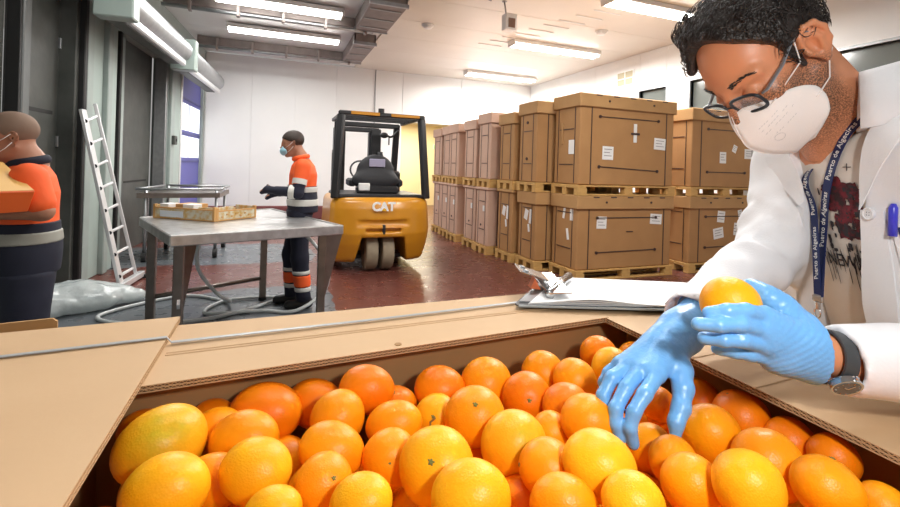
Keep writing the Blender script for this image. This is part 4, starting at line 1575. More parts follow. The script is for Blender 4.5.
SHOW = {1: (.55, .25), 9: (.3, 0), 14: (.3, .55), 15: (-.2, 0), 21: (.6, 0), 23: (-.1, .1), 31: (.7, .75), 32: (.15, -.2), 30: (.0, -.2), 45: (.7, -.6), 20: (.8, .2)}
for i, (x, y, z, r, cls, lb) in enumerate(ORANGES):
    y = min(y, .742 + .0625 * (x + .15) - r * 1.03)
    x = max(x, -.208 + r)
    if i < 2:
        z -= .008
    rot = face_cam(x, y, z, *SHOW[i]) if i in SHOW else None
    # oblong fruit lie along the bin on the left, rounder ones to the right
    long_ = float(np.interp(x, [0, .15, .30, .45], [1.26, 1.24, 1.12, 1.0]))
    if i < 3:
        long_ = 1.16
    if rot is None:
        d_ = Vector((math.cos(YAW) * (1 if i % 2 else -1), -math.sin(YAW) * (1 if i % 2 else -1), .25 * math.sin(i * 2.3)))
        rot = d_.to_track_quat('Z', 'Y').to_euler() if x < .42 else None
        ob = add_orange(x, y, z, r * (1.02 if i > 2 else .93), cls, lb, i, rot)
        ob.scale = (ob.scale[0], ob.scale[1], ob.scale[2] * long_)
    else:
        ob = add_orange(x, y, z, r * (1.02 if i > 2 else .93), cls, lb, i, rot)
        ob.scale = (ob.scale[0] * (1 + (long_ - 1) * .6), ob.scale[1] * (1 + (long_ - 1) * .3), ob.scale[2])
    if i == 1:
        ob.scale = (ob.scale[0] * 1.02, ob.scale[1] * .95, ob.scale[2] * .97)
    if i == 30:                                        # dark scar on the small yellow one
        m = MB()
        M = Matrix.Translation((0, 0, 0)) @ Matrix.Rotation(.35, 4, 'X')
        pts = [M @ Vector((.004 * math.sin(k_ * 1.3), -.012 + .004 * k_, .0365 - .0006 * abs(k_ - 3))) for k_ in range(7)]
        m.tube(pts, .0016, 6)
        m.build('peel_scar', M_scar, None, True).parent = ob
    if i in (31,):
        m = MB()
        for k_ in range(9):
            a = k_ * .7
            m.sphere((.008 * math.cos(a) + .002, .008 * math.sin(a), .0362 - .0008 * (k_ % 2)), (.0022, .0014, .0008), 6, 4)
        m.build('green_speckle', M_stem, None, True).parent = ob

# fruit under the top layer
placed = [(o_[0], o_[1], o_[2], o_[3]) for o_ in ORANGES]
rnd = random.Random(8)
n_ = 0
for layer, z in enumerate((1.085,)):
    for a in range(12):
        for b_ in range(12):
            x = -.172 + .0765 * a + (.038 if (b_ + layer) % 2 else 0)
            y = .0 + .0725 * b_ + .01 * layer
            if x > .70 or y > .700 + .05 * x:
                continue
            r = .036
            zz = z
            for it in range(60):
                if all((x - p[0]) ** 2 + (y - p[1]) ** 2 + (zz - p[2]) ** 2 > (.97 * (r + p[3])) ** 2 for p in placed):
                    break
                zz -= .003
            if zz < 1.0 - layer * .05:
                continue
            placed.append((x, y, zz, r))
            add_orange(x, y, zz, r, rnd.choice('OORY'), 'orange in the lower layers, glimpsed or hidden between the upper fruit', 60 + n_, None, 'oranges in the lower layers', stem=False)
            n_ += 1
# the front corner of the top layer below the frame
for a in range(9):
    for b_ in range(4):
        x, y = -.15 + .1 * a, .02 + .085 * b_
        if all((x - p[0]) ** 2 + (y - p[1]) ** 2 + (1.15 - p[2]) ** 2 > (.98 * (.037 + p[3])) ** 2 for p in placed) and y < .30:
            placed.append((x, y, 1.15, .037))
            add_orange(x, y, 1.15, .037, 'O', 'orange at the near end of the bin, below the picture', 60 + n_, None, 'oranges at the near end', stem=False)
            n_ += 1
# deep fill that nobody can count
m = MB()
for lay in range(11):
    for a in range(12):
        for b_ in range(12):
            x = -.17 + .078 * a + (.039 if (b_ + lay) % 2 else 0)
            y = -.085 + .0785 * b_
            if x > .705 or y > .705 + .05 * x:
                continue
            m.sphere((x, y, .985 - .074 * lay), .0365, 6, 4)
fill = m.build('orange_pile', OM['O'], None, True)
tag(fill, 'mass of oranges filling the depth of the bin, hidden under the others', 'oranges', kind='stuff')

# ------------------------------------------------------------ clipboard
cb = thing('clipboard', (.75, .9, RIM + .003), 'dark clipboard with white paper and a silver clip resting on the bin corner', 'clipboard')
M_board = mat('board_dark', (.05, .055, .06), .4)
M_wpaper = mat('white_sheet', (.88, .89, .90), .55)
M_chrome = mat('chrome', (.75, .76, .77), .18, metal=1)
M_rust = mat('clip_orange', (.7, .16, .05), .5)
zb = RIM + .004
pa, pb, pc, pd = Vector((.515, .842, zb + .004)), Vector((.825, .727, zb + .004)), Vector((1.02, .882, zb + .004)), Vector((.715, 1.027, zb + .004))
u = (pb - pa).normalized()
w = (pd - pa)
w = (w - u * w.dot(u)).normalized()
# board
def on(s_, t_, z_=0.0):
    return pa + (pb - pa) * s_ + (pd - pa) * t_ + (pc - pb - pd + pa) * s_ * t_ + Vector((0, 0, z_))


MB().prism([on(-.055, -.03), on(1.16, -.03), on(1.18, 0.0), on(1.18, 1.0), on(1.16, 1.03), on(-.04, 1.03), on(-.09, .97), on(-.09, .02)], (0, 0, .0035)).build('board', M_board, cb)
MB().prism([on(-.05, -.045, .0), on(1.15, -.045, .0), on(1.15, -.025, .0), on(-.05, -.025, .0)], (0, 0, .004)).build('edge_band', mat('board_edge_grey', (.32, .36, .38), .4), cb)
for k_ in range(4):
    dz = .0042 + .0011 * k_
    vs, fs = [], []
    nx_, ny_ = 14, 6
    for i in range(nx_ + 1):
        for j in range(ny_ + 1):
            s_, t_ = i / nx_, j / ny_
            q = on(s_ + .004 * k_, t_ - .004 * k_, dz + .010 * math.exp(-((s_ - .42) / .25) ** 2) * (1 - t_) ** 2 * (k_ / 3) + .002 * s_)
            vs.append(q)
    nn = len(vs)
    vs += [v - Vector((0, 0, .0008)) for v in vs]
    for i in range(nx_):
        for j in range(ny_):
            a = i * (ny_ + 1) + j
            q = (a, a + ny_ + 1, a + ny_ + 2, a + 1)
            fs.append(q)
            fs.append(tuple(reversed([x_ + nn for x_ in q])))
    ring = [i * (ny_ + 1) for i in range(nx_ + 1)] + [nx_ * (ny_ + 1) + j for j in range(1, ny_ + 1)] + [i * (ny_ + 1) + ny_ for i in range(nx_ - 1, -1, -1)] + [j for j in range(ny_ - 1, 0, -1)]
    for a, b_ in zip(ring, ring[1:] + ring[:1]):
        fs.append((a, a + nn, b_ + nn, b_))
    new_obj('paper_sheet', vs, fs, M_wpaper, cb)
# clip: pressed plate with rolled jaw, lever plate standing up, side rivets
cx0, cx1 = on(.01, .12, .006), on(.03, .86, .006)
m = MB()
m.tube([cx0 + Vector((0, 0, .012)) + u * .035, cx1 + Vector((0, 0, .012)) + u * .03], .011, 14)
m.build('clip_jaw', M_chrome, cb, True)
jm = (cx0 + cx1) / 2
M = Matrix.Translation(jm + Vector((0, 0, .017)) + u * .008) @ Matrix(((u.x, w.x, 0, 0), (u.y, w.y, 0, 0), (0, 0, 1, 0), (0, 0, 0, 1))) @ Matrix.Rotation(-.04, 4, 'Y')
MB().bbox(M, .055, (cx1 - cx0).length * .95, .004, .0015).build('clip_plate', M_chrome, cb)
M2 = Matrix.Translation(jm + Vector((0, 0, .036)) - u * .035 + w * .012) @ Matrix(((u.x, w.x, 0, 0), (u.y, w.y, 0, 0), (0, 0, 1, 0), (0, 0, 0, 1))) @ Matrix.Rotation(.30, 4, 'Y')
MB().bbox(M2, .075, .085, .004, .0018).build('clip_lever', M_chrome, cb)
for s_ in (-.035, .035):
    MB().cyl(M2 @ Vector((-.02, s_ * .6, .002)), M2 @ Vector((-.02, s_ * .6, .005)), .007, n=12).build('rivet', M_galv, cb, True)
MB().cyl(jm + Vector((0, 0, .022)) - u * .012 - w * .06, jm + Vector((0, 0, .022)) - u * .012 + w * .06, .006, n=10).build('hinge_pin', M_galv, cb, True)
MB().prism([jm - u * .045 + Vector((0, 0, .008)) - w * .03, jm - u * .02 + Vector((0, 0, .006)) - w * .03, jm - u * .035 + Vector((0, 0, .032)) - w * .03], w * .03).build('clip_spring', M_rust, cb)
MB().prism([on(-.07, .05, .004), on(.02, .05, .004), on(.04, .4, .004), on(-.07, .4, .004)], (0, 0, .003)).build('clip_base', M_galv, cb)

# ============================================================ PEOPLE
M_skin = mat('skin', (.62, .29, .17), .42, sss=.12, col2=(.54, .23, .13), scale=18, amount=.8, bump=.08, bscale=220)
M_skin_b = mat('skin_tanned', (.42, .20, .12), .5, col2=(.36, .16, .09), scale=14, amount=.8)
M_glove = mat('nitrile_blue', (.17, .44, .82), .33, col2=(.14, .39, .77), scale=25, amount=.8, bump=.10, bscale=160, spec=.5, sss=.05)
M_coat = mat('coat_white', (.83, .83, .85), .75, col2=(.78, .78, .81), scale=5, amount=.8, bump=.08, bscale=300)
M_mask = mat('mask_white', (.86, .82, .80), .8, bump=.12, bscale=400)
M_navy = mat('navy_ribbon', (.012, .022, .10), .5)
M_hair = mat('dark_hair', (.014, .010, .009), .33, col2=(.035, .026, .022), scale=40, amount=.8, bump=.5, bscale=160)
M_glass_b = mat('frame_black', (.015, .018, .025), .3)
M_temple = mat('temple_grey', (.20, .22, .25), .35)
M_print = mat('ink_grey', (.55, .55, .56), .6)


def stub_mat():
    m = mat('skin_stubble', (.62, .27, .15), .42, sss=.12)
    nt, b = mnodes(m)
    a = nt.nodes.new('ShaderNodeAttribute')
    a.attribute_name = 'stubble'
    tc = nt.nodes.new('ShaderNodeTexCoord')
    n = nt.nodes.new('ShaderNodeTexNoise')
    n.inputs['Scale'].default_value = 480
    n.inputs['Detail'].default_value = 2
    nt.links.new(tc.outputs['Object'], n.inputs['Vector'])
    mr = nt.nodes.new('ShaderNodeMapRange')
    mr.inputs['From Min'].default_value = .30
    mr.inputs['From Max'].default_value = .62
    nt.links.new(n.outputs['Fac'], mr.inputs['Value'])
    mu = nt.nodes.new('ShaderNodeMath')
    mu.operation = 'MULTIPLY'
    nt.links.new(a.outputs['Fac'], mu.inputs[0])
    nt.links.new(mr.outputs[0], mu.inputs[1])
    n2 = nt.nodes.new('ShaderNodeTexNoise')
    n2.inputs['Scale'].default_value = 16
    nt.links.new(tc.outputs['Object'], n2.inputs['Vector'])
    r = nt.nodes.new('ShaderNodeMix')
    r.data_type = 'RGBA'
    r.inputs['A'].default_value = (.64, .25, .115, 1)
    r.inputs['B'].default_value = (.70, .31, .17, 1)
    nt.links.new(n2.outputs['Fac'], r.inputs['Factor'])
    x = nt.nodes.new('ShaderNodeMix')
    x.data_type = 'RGBA'
    nt.links.new(mu.outputs[0], x.inputs['Factor'])
    nt.links.new(r.outputs['Result'], x.inputs['A'])
    x.inputs['B'].default_value = (.10, .055, .035, 1)
    nt.links.new(x.outputs['Result'], b.inputs['Base Color'])
    return m


M_face = stub_mat()


def head_field(scale=1.0, nose_=True, k=.02):
    """head in its own frame: x forward, y to its left, z to the crown, origin between the ears"""
    f = Field(k)
    f.ell((-.010, 0, .046), (.097, .077, .084))
    f.ell((.030, 0, .012), (.066, .064, .090))
    f.ell((.036, 0, -.058), (.052, .052, .056))
    for s in (-1, 1):
        f.cap((-.004, s * .054, -.045), (.066, s * .018, -.098), .016, .014)
        f.ell((.062, s * .040, -.012), (.026, .022, .021))
        f.cap((.087, s * .012, .036), (.070, s * .052, .036), .011, .010, k=.012)
    f.ell((.076, 0, -.098), (.022, .024, .019))
    for s in (-1, 1):
        f.ell((.102, s * .032, .014), (.016, .018, .012), k=.012, mode='-')
        f.ell((.080, s * .032, .013), (.0145, .015, .0135), k=.003)
        f.cap((.0925, s * .022, .0125), (.0885, s * .044, .0125), .0028, .0028, k=.003)
    f.cap((.094, 0, .030), (.119, 0, -.016), .0075, .0115, k=.012)
    for s in (-1, 1):
        f.ell((.108, s * .012, -.020), (.011, .0075, .008), k=.008)
    f.cap((.092, -.016, -.052), (.092, .016, -.052), .007, k=.008)
    f.cap((.091, -.015, -.063), (.091, .015, -.063), .0075, k=.008)
    for s in (-1, 1):
        # ear: shell, rim, lobe, hollow
        ax = np.array([[.93, -.36 * s, 0], [.36 * s, .93, 0], [0, 0, 1.0]])
        f.ell((-.010, s * .081, .002), (.020, .009, .031), axes=ax, k=.008)
        f.ell((-.001, s * .091, -.001), (.011, .014, .018), axes=ax, k=.003, mode='-')
        f.ell((-.012, s * .095, .020), (.010, .007, .009), axes=ax, k=.003, mode='-')
        rim = [(.006, s * .078, .012), (.004, s * .084, .026), (-.008, s * .092, .034), (-.022, s * .096, .028), (-.029, s * .096, .010), (-.025, s * .092, -.010), (-.014, s * .085, -.024)]
        f.chain(rim, [.0035, .0042, .0048, .0048, .0045, .004, .004], k=.004)
        f.ell((-.008, s * .081, -.029), (.009, .0055, .010), k=.005)
        f.chain([(-.016, s * .090, .018), (-.018, s * .090, .002), (-.011, s * .087, -.012)], [.003, .0035, .003], k=.004)
        f.ell((.008, s * .079, -.004), (.005, .005, .008), k=.004)
    return f


def stubble_mask(v):
    x, y, z = v[:, 0], v[:, 1], v[:, 2]
    low = 1 / (1 + np.exp((z + .012 - .35 * np.clip(x - .02, -1, .05)) / .006))      # below the cheek line
    front = 1 / (1 + np.exp(-(x + .012) / .006))
    neck = 1 / (1 + np.exp(-(z + .155) / .02))
    side = np.clip((np.abs(y) - .070) / .01, 0, 1) * np.clip((z + .02) / .02, 0, 1) * (np.abs(x - .022) < .012)
    m = low * front * neck
    return np.clip(m * 1.05 + side * .5, 0, 1)


def to_world(o_, Rm, T, s, parent):
    """move vertices from a local frame into the frame of the root"""
    off = np.array(parent.location) if parent else np.zeros(3)
    n = len(o_.data.vertices)
    co = np.empty(n * 3)
    o_.data.vertices.foreach_get('co', co)
    co = co.reshape(-1, 3) * s @ Rm.T + np.array(T) - off
    o_.data.vertices.foreach_set('co', co.ravel())
    o_.data.update()
    o_.parent = parent
    return o_


def put(m, Rm, T, s=1.0):
    """MB builder from local to world"""
    m.v = [tuple(Rm @ (np.array(v) * s) + np.array(T)) for v in m.v]
    return m


def join_meshes(a, b_):
    """append mesh of b_ to a (same material slot), remove b_"""
    va = [tuple(v.co) for v in a.data.vertices]
    vb = [tuple(v.co) for v in b_.data.vertices]
    fa = [tuple(p.vertices) for p in a.data.polygons]
    fb = [tuple(i + len(va) for i in p.vertices) for p in b_.data.polygons]
    at_ = {}
    for k_ in a.data.attributes:
        if k_.name == 'stubble':
            at_['stubble'] = [d.value for d in k_.data] + [0.0] * len(vb)
    me = bpy.data.meshes.new(a.data.name)
    me.from_pydata(va + vb, [], fa + fb)
    for mm in a.data.materials:
        me.materials.append(mm)
    me.polygons.foreach_set('use_smooth', [True] * len(me.polygons))
    for k_, v in at_.items():
        q = me.attributes.new(k_, 'FLOAT', 'POINT')
        q.data.foreach_set('value', v)
    a.data = me
    bpy.data.objects.remove(b_)
    return a


# ------------------------------------------------------------ the man in the white coat
HT = np.array([.788, .530, 1.700])
HF = np.array([-.630, .296, -.718])
HL = np.array([-.366, -.929, -.062])
HF /= np.linalg.norm(HF)
HL = HL - HF * (HL @ HF)
HL /= np.linalg.norm(HL)
HU = np.cross(HF, HL)
HR = np.stack([HF, HL, HU], 1)
for _ax, _an in (('L', 10), ('D', 8)):
    _c, _s = math.cos(math.radians(_an)), math.sin(math.radians(_an))
    if _ax == 'L':
        HF, HL = HF * _c + HL * _s, HL * _c - HF * _s
    else:
        HF, HU = HF * _c - HU * _s, HU * _c + HF * _s
HR = np.stack([HF, HL, HU], 1)
HS = .985
man = thing('person', (1.19, .46, 0), 'man in white coat, glasses, white mask and blue gloves picking oranges from the bin', 'person')


def hw(p):
    return Vector(HR @ (np.array(p, float) * HS) + HT)


TF = np.array([-.93, .36, 0]) / np.linalg.norm([-.93, .36, 0])
TL = np.array([-TF[1], TF[0], 0])


def tc_(z):
    """centre line of the torso at height z"""
    x = np.interp(z, [0, .95, 1.2, 1.4, 1.58], [1.15, 1.13, 1.065, 1.01, .972])
    y = np.interp(z, [0, .95, 1.2, 1.58], [.40, .40, .415, .468])
    return x, y


def tloc(P):
    x, y = tc_(P[..., 2])
    dx, dy = P[..., 0] - x, P[..., 1] - y
    return dx * TF[0] + dy * TF[1], dx * TL[0] + dy * TL[1], P[..., 2]


def trunk(P, add=0.0, flare=0.0):
    f_, l_, z = tloc(P)
    hwid = np.interp(z, [.6, .9, 1.1, 1.3, 1.45, 1.55, 1.62], [.175, .175, .155, .168, .172, .145, .07]) + add + flare * np.clip(1.15 - z, 0, 1)
    hdep = np.interp(z, [.6, .9, 1.1, 1.3, 1.45, 1.55, 1.62], [.12, .118, .11, .118, .112, .085, .06]) + add + flare * np.clip(1.15 - z, 0, 1)
    r = np.sqrt((l_ / hwid) ** 2 + (f_ / hdep) ** 2 + 1e-9)
    return (r - 1) * np.minimum(hwid, hdep) * .9


RS, RE, RW = V3((1.02, .62, 1.525)), V3(at(772, 250, .87)), V3(at(690, 320, .70))
LS, LE, LW = V3((.91, .31, 1.525)), V3((.935, .235, 1.275)), V3(at(852, 365, .56))
NB = V3((.962, .488, 1.585))


def body_core():
    f = Field(.05)
    f.fn(lambda P: trunk(P, -.012))
    f.fn(lambda P: np.maximum(P[..., 2] - 1.56, .80 - P[..., 2]), mode='&', k=.03)
    f.cap(NB - [0, 0, .03], NB + [-.01, 0, .0], .075, .062)
    f.chain([NB - [0, 0, .06], RS, RE, RW], [.05, .05, .040, .024], k=.04)
    f.chain([NB - [0, 0, .06], LS, LE, LW], [.05, .05, .040, .026], k=.04)
    f.chain([(1.14, .50, .88), (1.14, .50, .48), (1.16, .50, .1)], [.085, .058, .042])
    f.chain([(1.17, .31, .88), (1.17, .30, .48), (1.20, .30, .1)], [.085, .058, .042])
    return f


hf = head_field()
nb_l = HR.T @ (NB + [-.004, .0, .0] - HT) / HS
hf.cap((-.032, 0, -.03), tuple(nb_l), .056, .062, k=.03)
hf.cap((.012, 0, -.07), tuple(nb_l + HR.T @ np.array([-.055, .02, -.03])), .040, .03, k=.035)
head = organic('body', hf, (-.22, -.125, -.24), (.15, .125, .15), .0023, M_face, None, attr={'stubble': stubble_mask})
to_world(head, HR, HT, HS, man)
core = organic('core', body_core(), (.55, .1, .05), (1.4, .85, 1.72), .012, M_face, man)
body = join_meshes(head, core)
body.name = 'body'
print('t', __import__('time').process_time())


# hair: thick curly cap with a quiff falling on the forehead
def hair_fn(P):
    x, y, z = P[..., 0], P[..., 1], P[..., 2]
    q = (P - np.array([-.012, 0, .048])) / np.array([.103, .0835, .092])
    n = np.linalg.norm(q, axis=-1)
    d = (n - 1) * .088
    d = d - .007 - .0045 * np.abs(wob(P, 95, 3, 2)) - .004 * wob(P, 45, 9, 1)
    # hairline: plane from the top of the forehead to the nape
    hl = np.interp(x, [.03, .045, .060, .074, .09], [.044, .074, .108, .130, .14])
    hl = np.where(x < .03, .034 - .1 * (.03 - x), hl)
    hl = np.where(x < -.028, .0258 - 1.25 * (-.028 - x), hl)
    hl = np.maximum(hl, -.068)
    hl = hl + .026 * np.clip(1 - np.abs(y + .004) / .048, 0, 1) * np.clip((x - .035) / .02, 0, 1) + .003 * wob(P, 70, 4, 1)
    d = np.maximum(d, hl - z)
    quiff = np.linalg.norm((P - np.array([.016, -.026, .128])) / np.array([.036, .052, .020]), axis=-1)
    quiff = (quiff - 1) * .03 - .004 * np.abs(wob(P, 80, 6, 2))
    h = np.maximum(.02 - np.abs(d - quiff), 0) / .02
    return np.minimum(d, quiff) - h * h * .005


hm = Field(.006)
hm.fn(hair_fn)
hm.cap((.046, -.046, .104), (.066, -.058, .080), .014, .009, k=.01)
for s in (-1, 1):
    hm.cap((.020, s * .0755, .040), (.020, s * .0725, -.012), .0115, .006, flat=((0, 1, 0), .45))
hair = organic('hair', hm, (-.14, -.11, -.09), (.13, .11, .17), .0024, M_hair)
# loose curls
hv = np.empty(len(hair.data.vertices) * 3)
hair.data.vertices.foreach_get('co', hv)
hv = hv.reshape(-1, 3)
rs = np.random.RandomState(4)
sm = MB()
outer = hv[(np.linalg.norm((hv - np.array([-.012, 0, .048])) / np.array([.103, .0835, .092]), axis=1) > 1.02)]
for k_ in rs.choice(len(outer), 1300, replace=False):
    p = outer[k_]
    nrm = (p - np.array([-.012, 0, .048]))
    nrm /= np.linalg.norm(nrm)
    t1 = np.cross(nrm, [0.2, 1, .3])
    t1 = np.cross(t1, nrm) * .8 + t1 * .6 + rs.normal(size=3) * .28
    t1 -= nrm * (t1 @ nrm)
    t1 /= np.linalg.norm(t1)
    t2 = np.cross(nrm, t1)
    L_ = rs.uniform(.014, .034)
    w_ = rs.uniform(.002, .006) * (1 if rs.rand() < .5 else -1)
    pts = []
    for j in range(6):
        u_ = j / 5
        pts.append(p + t1 * L_ * u_ + t2 * w_ * math.sin(u_ * PI * 1.3) + nrm * (.0005 + .0042 * math.sin(u_ * PI)))
    sm.tube(pts, [.0003, .0007, .0009, .0009, .0006, .0002], 4)
strands = sm.build('hair_curls', M_hair, None, True)
strands['kind'] = 'stuff'
to_world(hair, HR, HT, HS, man)
co = np.array([tuple(v.co) for v in strands.data.vertices])
strands.data.vertices.foreach_set('co', (co * HS @ HR.T + HT - np.array(man.location)).ravel())
strands.data.update()
strands.parent = hair
# eyebrows
m = MB()
for s in (-1, 1):
    for k_ in range(46):
        u_ = rs.rand()
        x, y = .0975 - .019 * u_ ** 1.5, s * (.013 + .042 * u_)
        z = .037 + .007 * math.sin(u_ * 2.4) + rs.uniform(-.004, .004) * (1 - .5 * u_)
        d = Vector((-.3 * u_, s * .9, .35 - .5 * u_)).normalized() * .008
        m.tube([(x, y, z), (x + d.x * .5 + .0012, y + d.y * .5, z + d.z * .5), (x + d.x, y + d.y, z + d.z)], [.0009, .0009, .0003], 4)
put(m, HR, HT, HS).build('eyebrow_hair', M_hair, man, True)['kind'] = 'stuff'

# glasses low on the nose
gl = MB()


def rim_pts(s, n=28):
    out = []
    for i in range(n):
        a = 2 * PI * i / n
        ca, sa = math.cos(a), math.sin(a)
        rx, rz = .0270, .0180
        e = .62
        y = s * .0350 + rx * math.copysign(abs(ca) ** e, ca)
        z = .006 + rz * math.copysign(abs(sa) ** e, sa)
        x = .1135 - .10 * abs(y) ** 1.35 * 3.0 - .10 * (.02 - z)
        out.append((x, y, z))
    return out


for s in (-1, 1):
    gl.tube(rim_pts(s), .0028, 8, closed=True)
gl.tube(spline([(.113, -.0088, .010), (.1165, 0, .013), (.113, .0088, .010)], 5), .0017, 8)
gg = put(gl, HR, HT, HS).build('glasses_frame', M_glass_b, man, True)
M_lens = mat('lens_glass', (.92, .95, 1.0), .03, alpha=.10, spec=.7)
for s in (-1, 1):
    m = MB()
    rp = rim_pts(s)
    m.prism([tuple(p) for p in rp], (.0008, 0, 0))
    put(m, HR, HT, HS).build('lens', M_lens, gg)
    h0 = (.098, s * .0590, .012)
    m = MB()
    m.tube([(.099, s * .0610, .012), (.092, s * .067, .012), (.05, s * .0745, .018), (.012, s * .0795, .030), (.000, s * .0835, .032), (-.012, s * .086, .022), (-.022, s * .085, .006)], [.0026, .0052, .0052, .0045, .0035, .0028, .002], 8, rz=.0016)
    put(m, HR, HT, HS).build('temple', M_temple, gg, True)
    m = MB().sphere((.105, s * .0125, .0), (.002, .003, .005), 8, 6)
    put(m, HR, HT, HS).build('nose_pad', M_lens, gg, True)


# folded white mask with a seam down the middle
def mask():
    ridge = spline([(.1215, 0, -.001), (.139, 0, -.030), (.146, 0, -.058), (.128, 0, -.098), (.098, 0, -.131), (.082, 0, -.133)], 5)
    side = spline([(.109, .016, .001), (.088, .043, -.012), (.058, .068, -.024), (.038, .0750, -.052), (.048, .067, -.092), (.072, .026, -.128)], 5)
    n = len(ridge)
    nw = 12
    vs = []
    for s in (-1, 1):
        for i in range(n):
            a, b_ = Vector(ridge[i]), Vector((side[i].x, side[i].y, side[i].z))
            for j in range(nw + 1):
                u_ = j / nw
                p = a.lerp(b_, u_)
                bul = math.sin(u_ * PI) * math.sin(PI * (i + .3) / (n - .4))
                p = p + Vector((.35, 1.0, 0)).normalized() * .010 * bul
                p += Vector((0, 1, 0)) * .0006 * math.sin(i * 2.1 + j * 1.3)
                vs.append((p.x, s * max(p.y, 0) if j else 0, p.z))
    fs = []
    N = n * (nw + 1)
    for h in range(2):
        for i in range(n - 1):
            for j in range(nw):
                a = h * N + i * (nw + 1) + j
                q = (a, a + 1, a + nw + 2, a + nw + 1)
                fs.append(q if h else tuple(reversed(q)))
    return vs, fs, n, nw


vs, fs, mn_, mw_ = mask()
mk = new_obj('face_mask', [tuple(HR @ (np.array(v) * HS) + HT) for v in vs], fs, M_mask, man, True)
sol = mk.modifiers.new('thickness', 'SOLIDIFY')
sol.thickness = .0016
sol.offset = 0
# seam ridge, welded rim and faint print
m = MB()
m.tube([Vector(p) + Vector((.0008, 0, 0)) for p in spline([(.1215, 0, -.001), (.139, 0, -.030), (.146, 0, -.058), (.128, 0, -.098), (.098, 0, -.131)], 5)], .0012, 6)
put(m, HR, HT, HS).build('mask_seam', M_mask, mk, True)
N0 = mn_ * (mw_ + 1)


def mask_pt(i, j):
    """point on the near (left) half: i down the seam, j outwards, floats"""
    i0, j0 = min(int(i), mn_ - 2), min(int(j), mw_ - 1)
    a, b_ = i - i0, j - j0
    g = lambda p, q: np.array(vs[N0 + p * (mw_ + 1) + q])
    p = g(i0, j0) * (1 - a) * (1 - b_) + g(i0 + 1, j0) * a * (1 - b_) + g(i0, j0 + 1) * (1 - a) * b_ + g(i0 + 1, j0 + 1) * a * b_
    return p + np.array([.35, .93, 0]) * .0014


m = MB()
for r_, (i0, j0, L_) in enumerate(((8, 3.0, 5), (9.4, 3.2, 5.6), (10.6, 3.0, 6.0), (12.4, 3.6, 4.4))):
    seg = 9
    for k_ in range(seg):
        if (k_ * 7 + r_ * 3) % 5 == 0:
            continue
        m.tube([mask_pt(i0 + .12 * k_, j0 + L_ * k_ / seg), mask_pt(i0 + .12 * k_, j0 + L_ * (k_ + .7) / seg)], .00032, 4)
ring = [mask_pt(13.5 + .9 * math.cos(a), 3.2 + .7 * math.sin(a)) for a in [2 * PI * i / 12 for i in range(12)]]
m.tube(ring, .0003, 4, closed=True)
put(m, HR, HT, HS).build('faint_print', M_print, mk)
m = MB()
m.tube([mask_pt(6.5, 9.4), (.030, .081, .0), (.012, .0835, .030), (.002, .088, .038)], .0011, 6)
put(m, HR, HT, HS).build('ear_loop', M_mask, mk, True)
m = MB()
m.tube([mask_pt(15.6, 11.4), (.012, .0745, -.058), (-.006, .080, -.038), (-.020, .0865, -.026)], .0011, 6)
put(m, HR, HT, HS).build('ear_loop', M_mask, mk, True)
for _a, _b in (((6.2, 8.8), (6.8, 10.2)), ((15.2, 10.6), (16, 11.9))):
    put(MB().tube([mask_pt(*_a), mask_pt(*_b)], .0016, 6), HR, HT, HS).build('loop_weld', M_mask, mk)


# ---- clothes
def shirt_fn(P):
    return trunk(P, .0) - .0025 * wob(P, 16, 2, 2)


sf = Field(.03)
sf.fn(shirt_fn)
sf.chain([NB - [0, 0, .065], RS - [0, 0, .01], RS * .6 + RE * .4], [.055, .062, .06], k=.05)
sf.chain([NB - [0, 0, .065], LS - [0, 0, .01], LS * .6 + LE * .4], [.055, .062, .06], k=.05)
sf.fn(lambda P: np.maximum(P[..., 2] - 1.66, .84 - P[..., 2]), mode='&', k=.01)
# neckline: ring cut out around the neck
neck_dir = (HT - NB) / np.linalg.norm(HT - NB)
sf.cap(NB + TF * .012 + [0, 0, .005], NB + TF * .07 + [0, 0, .12], .066, .085, k=.01, mode='-')


def shirt_mat():
    m = mat('t_shirt', (.72, .66, .60), .85)
    return m


M_shirt = shirt_mat()
shirt = organic('t_shirt', sf, (.78, .2, .8), (1.4, .8, 1.66), .008, M_shirt, man)


def coat_fn(P):
    f_, l_, z = tloc(P)
    fold = .008 * wob(P * np.array([1, 1, .45]), 13, 21, 2) + .0035 * np.sin(l_ * 60 + 3 * np.sin(z * 7)) * np.clip((1.45 - z) * 3, 0, 1)
    return trunk(P, .026, .04) - fold


def sleeve(P, pts, rs, seed, cuts):
    d = None
    for i in range(len(pts) - 1):
        a, b_ = pts[i], pts[i + 1]
        ab = b_ - a
        t = np.clip(((P - a) @ ab) / (ab @ ab), 0, 1)
        e = np.linalg.norm(P - a - t[..., None] * ab, axis=-1) - (rs[i] + (rs[i + 1] - rs[i]) * t)
        # creases running round the arm, strongest at the elbow
        s_ = t if i else t
        w = np.exp(-((t - (1 if i == 0 else 0)) / .5) ** 2)
        e = e - .014 * w * wob(P, 42, seed + i, 2) - .004 * wob(P, 26, seed + 5, 1) - .0035 * np.sin(t * 26 + 4 * wob(P, 12, seed + 9, 1)) * w
        d = e if d is None else np.minimum(d, e) - np.maximum(.03 - np.abs(d - e), 0) ** 2 / .03 * .25
    return d


def open_half(z):
    """lateral limits of the open coat front, right then left side of the body"""
    lo = np.interp(z, [.7, 1.2, 1.27, 1.37, 1.465, 1.52, 1.58, 1.66], [-.12, -.12, -.10, -.052, -.036, -.044, -.078, -.09])
    hi = np.interp(z, [.7, 1.25, 1.31, 1.39, 1.47, 1.535, 1.61], [.03, .040, .050, .066, .078, .086, .092])
    return lo, hi


def opening(P):
    f_, l_, z = tloc(P)
    lo, hi = open_half(z)
    return np.maximum(np.maximum(lo - l_, l_ - hi), -f_ + .03)


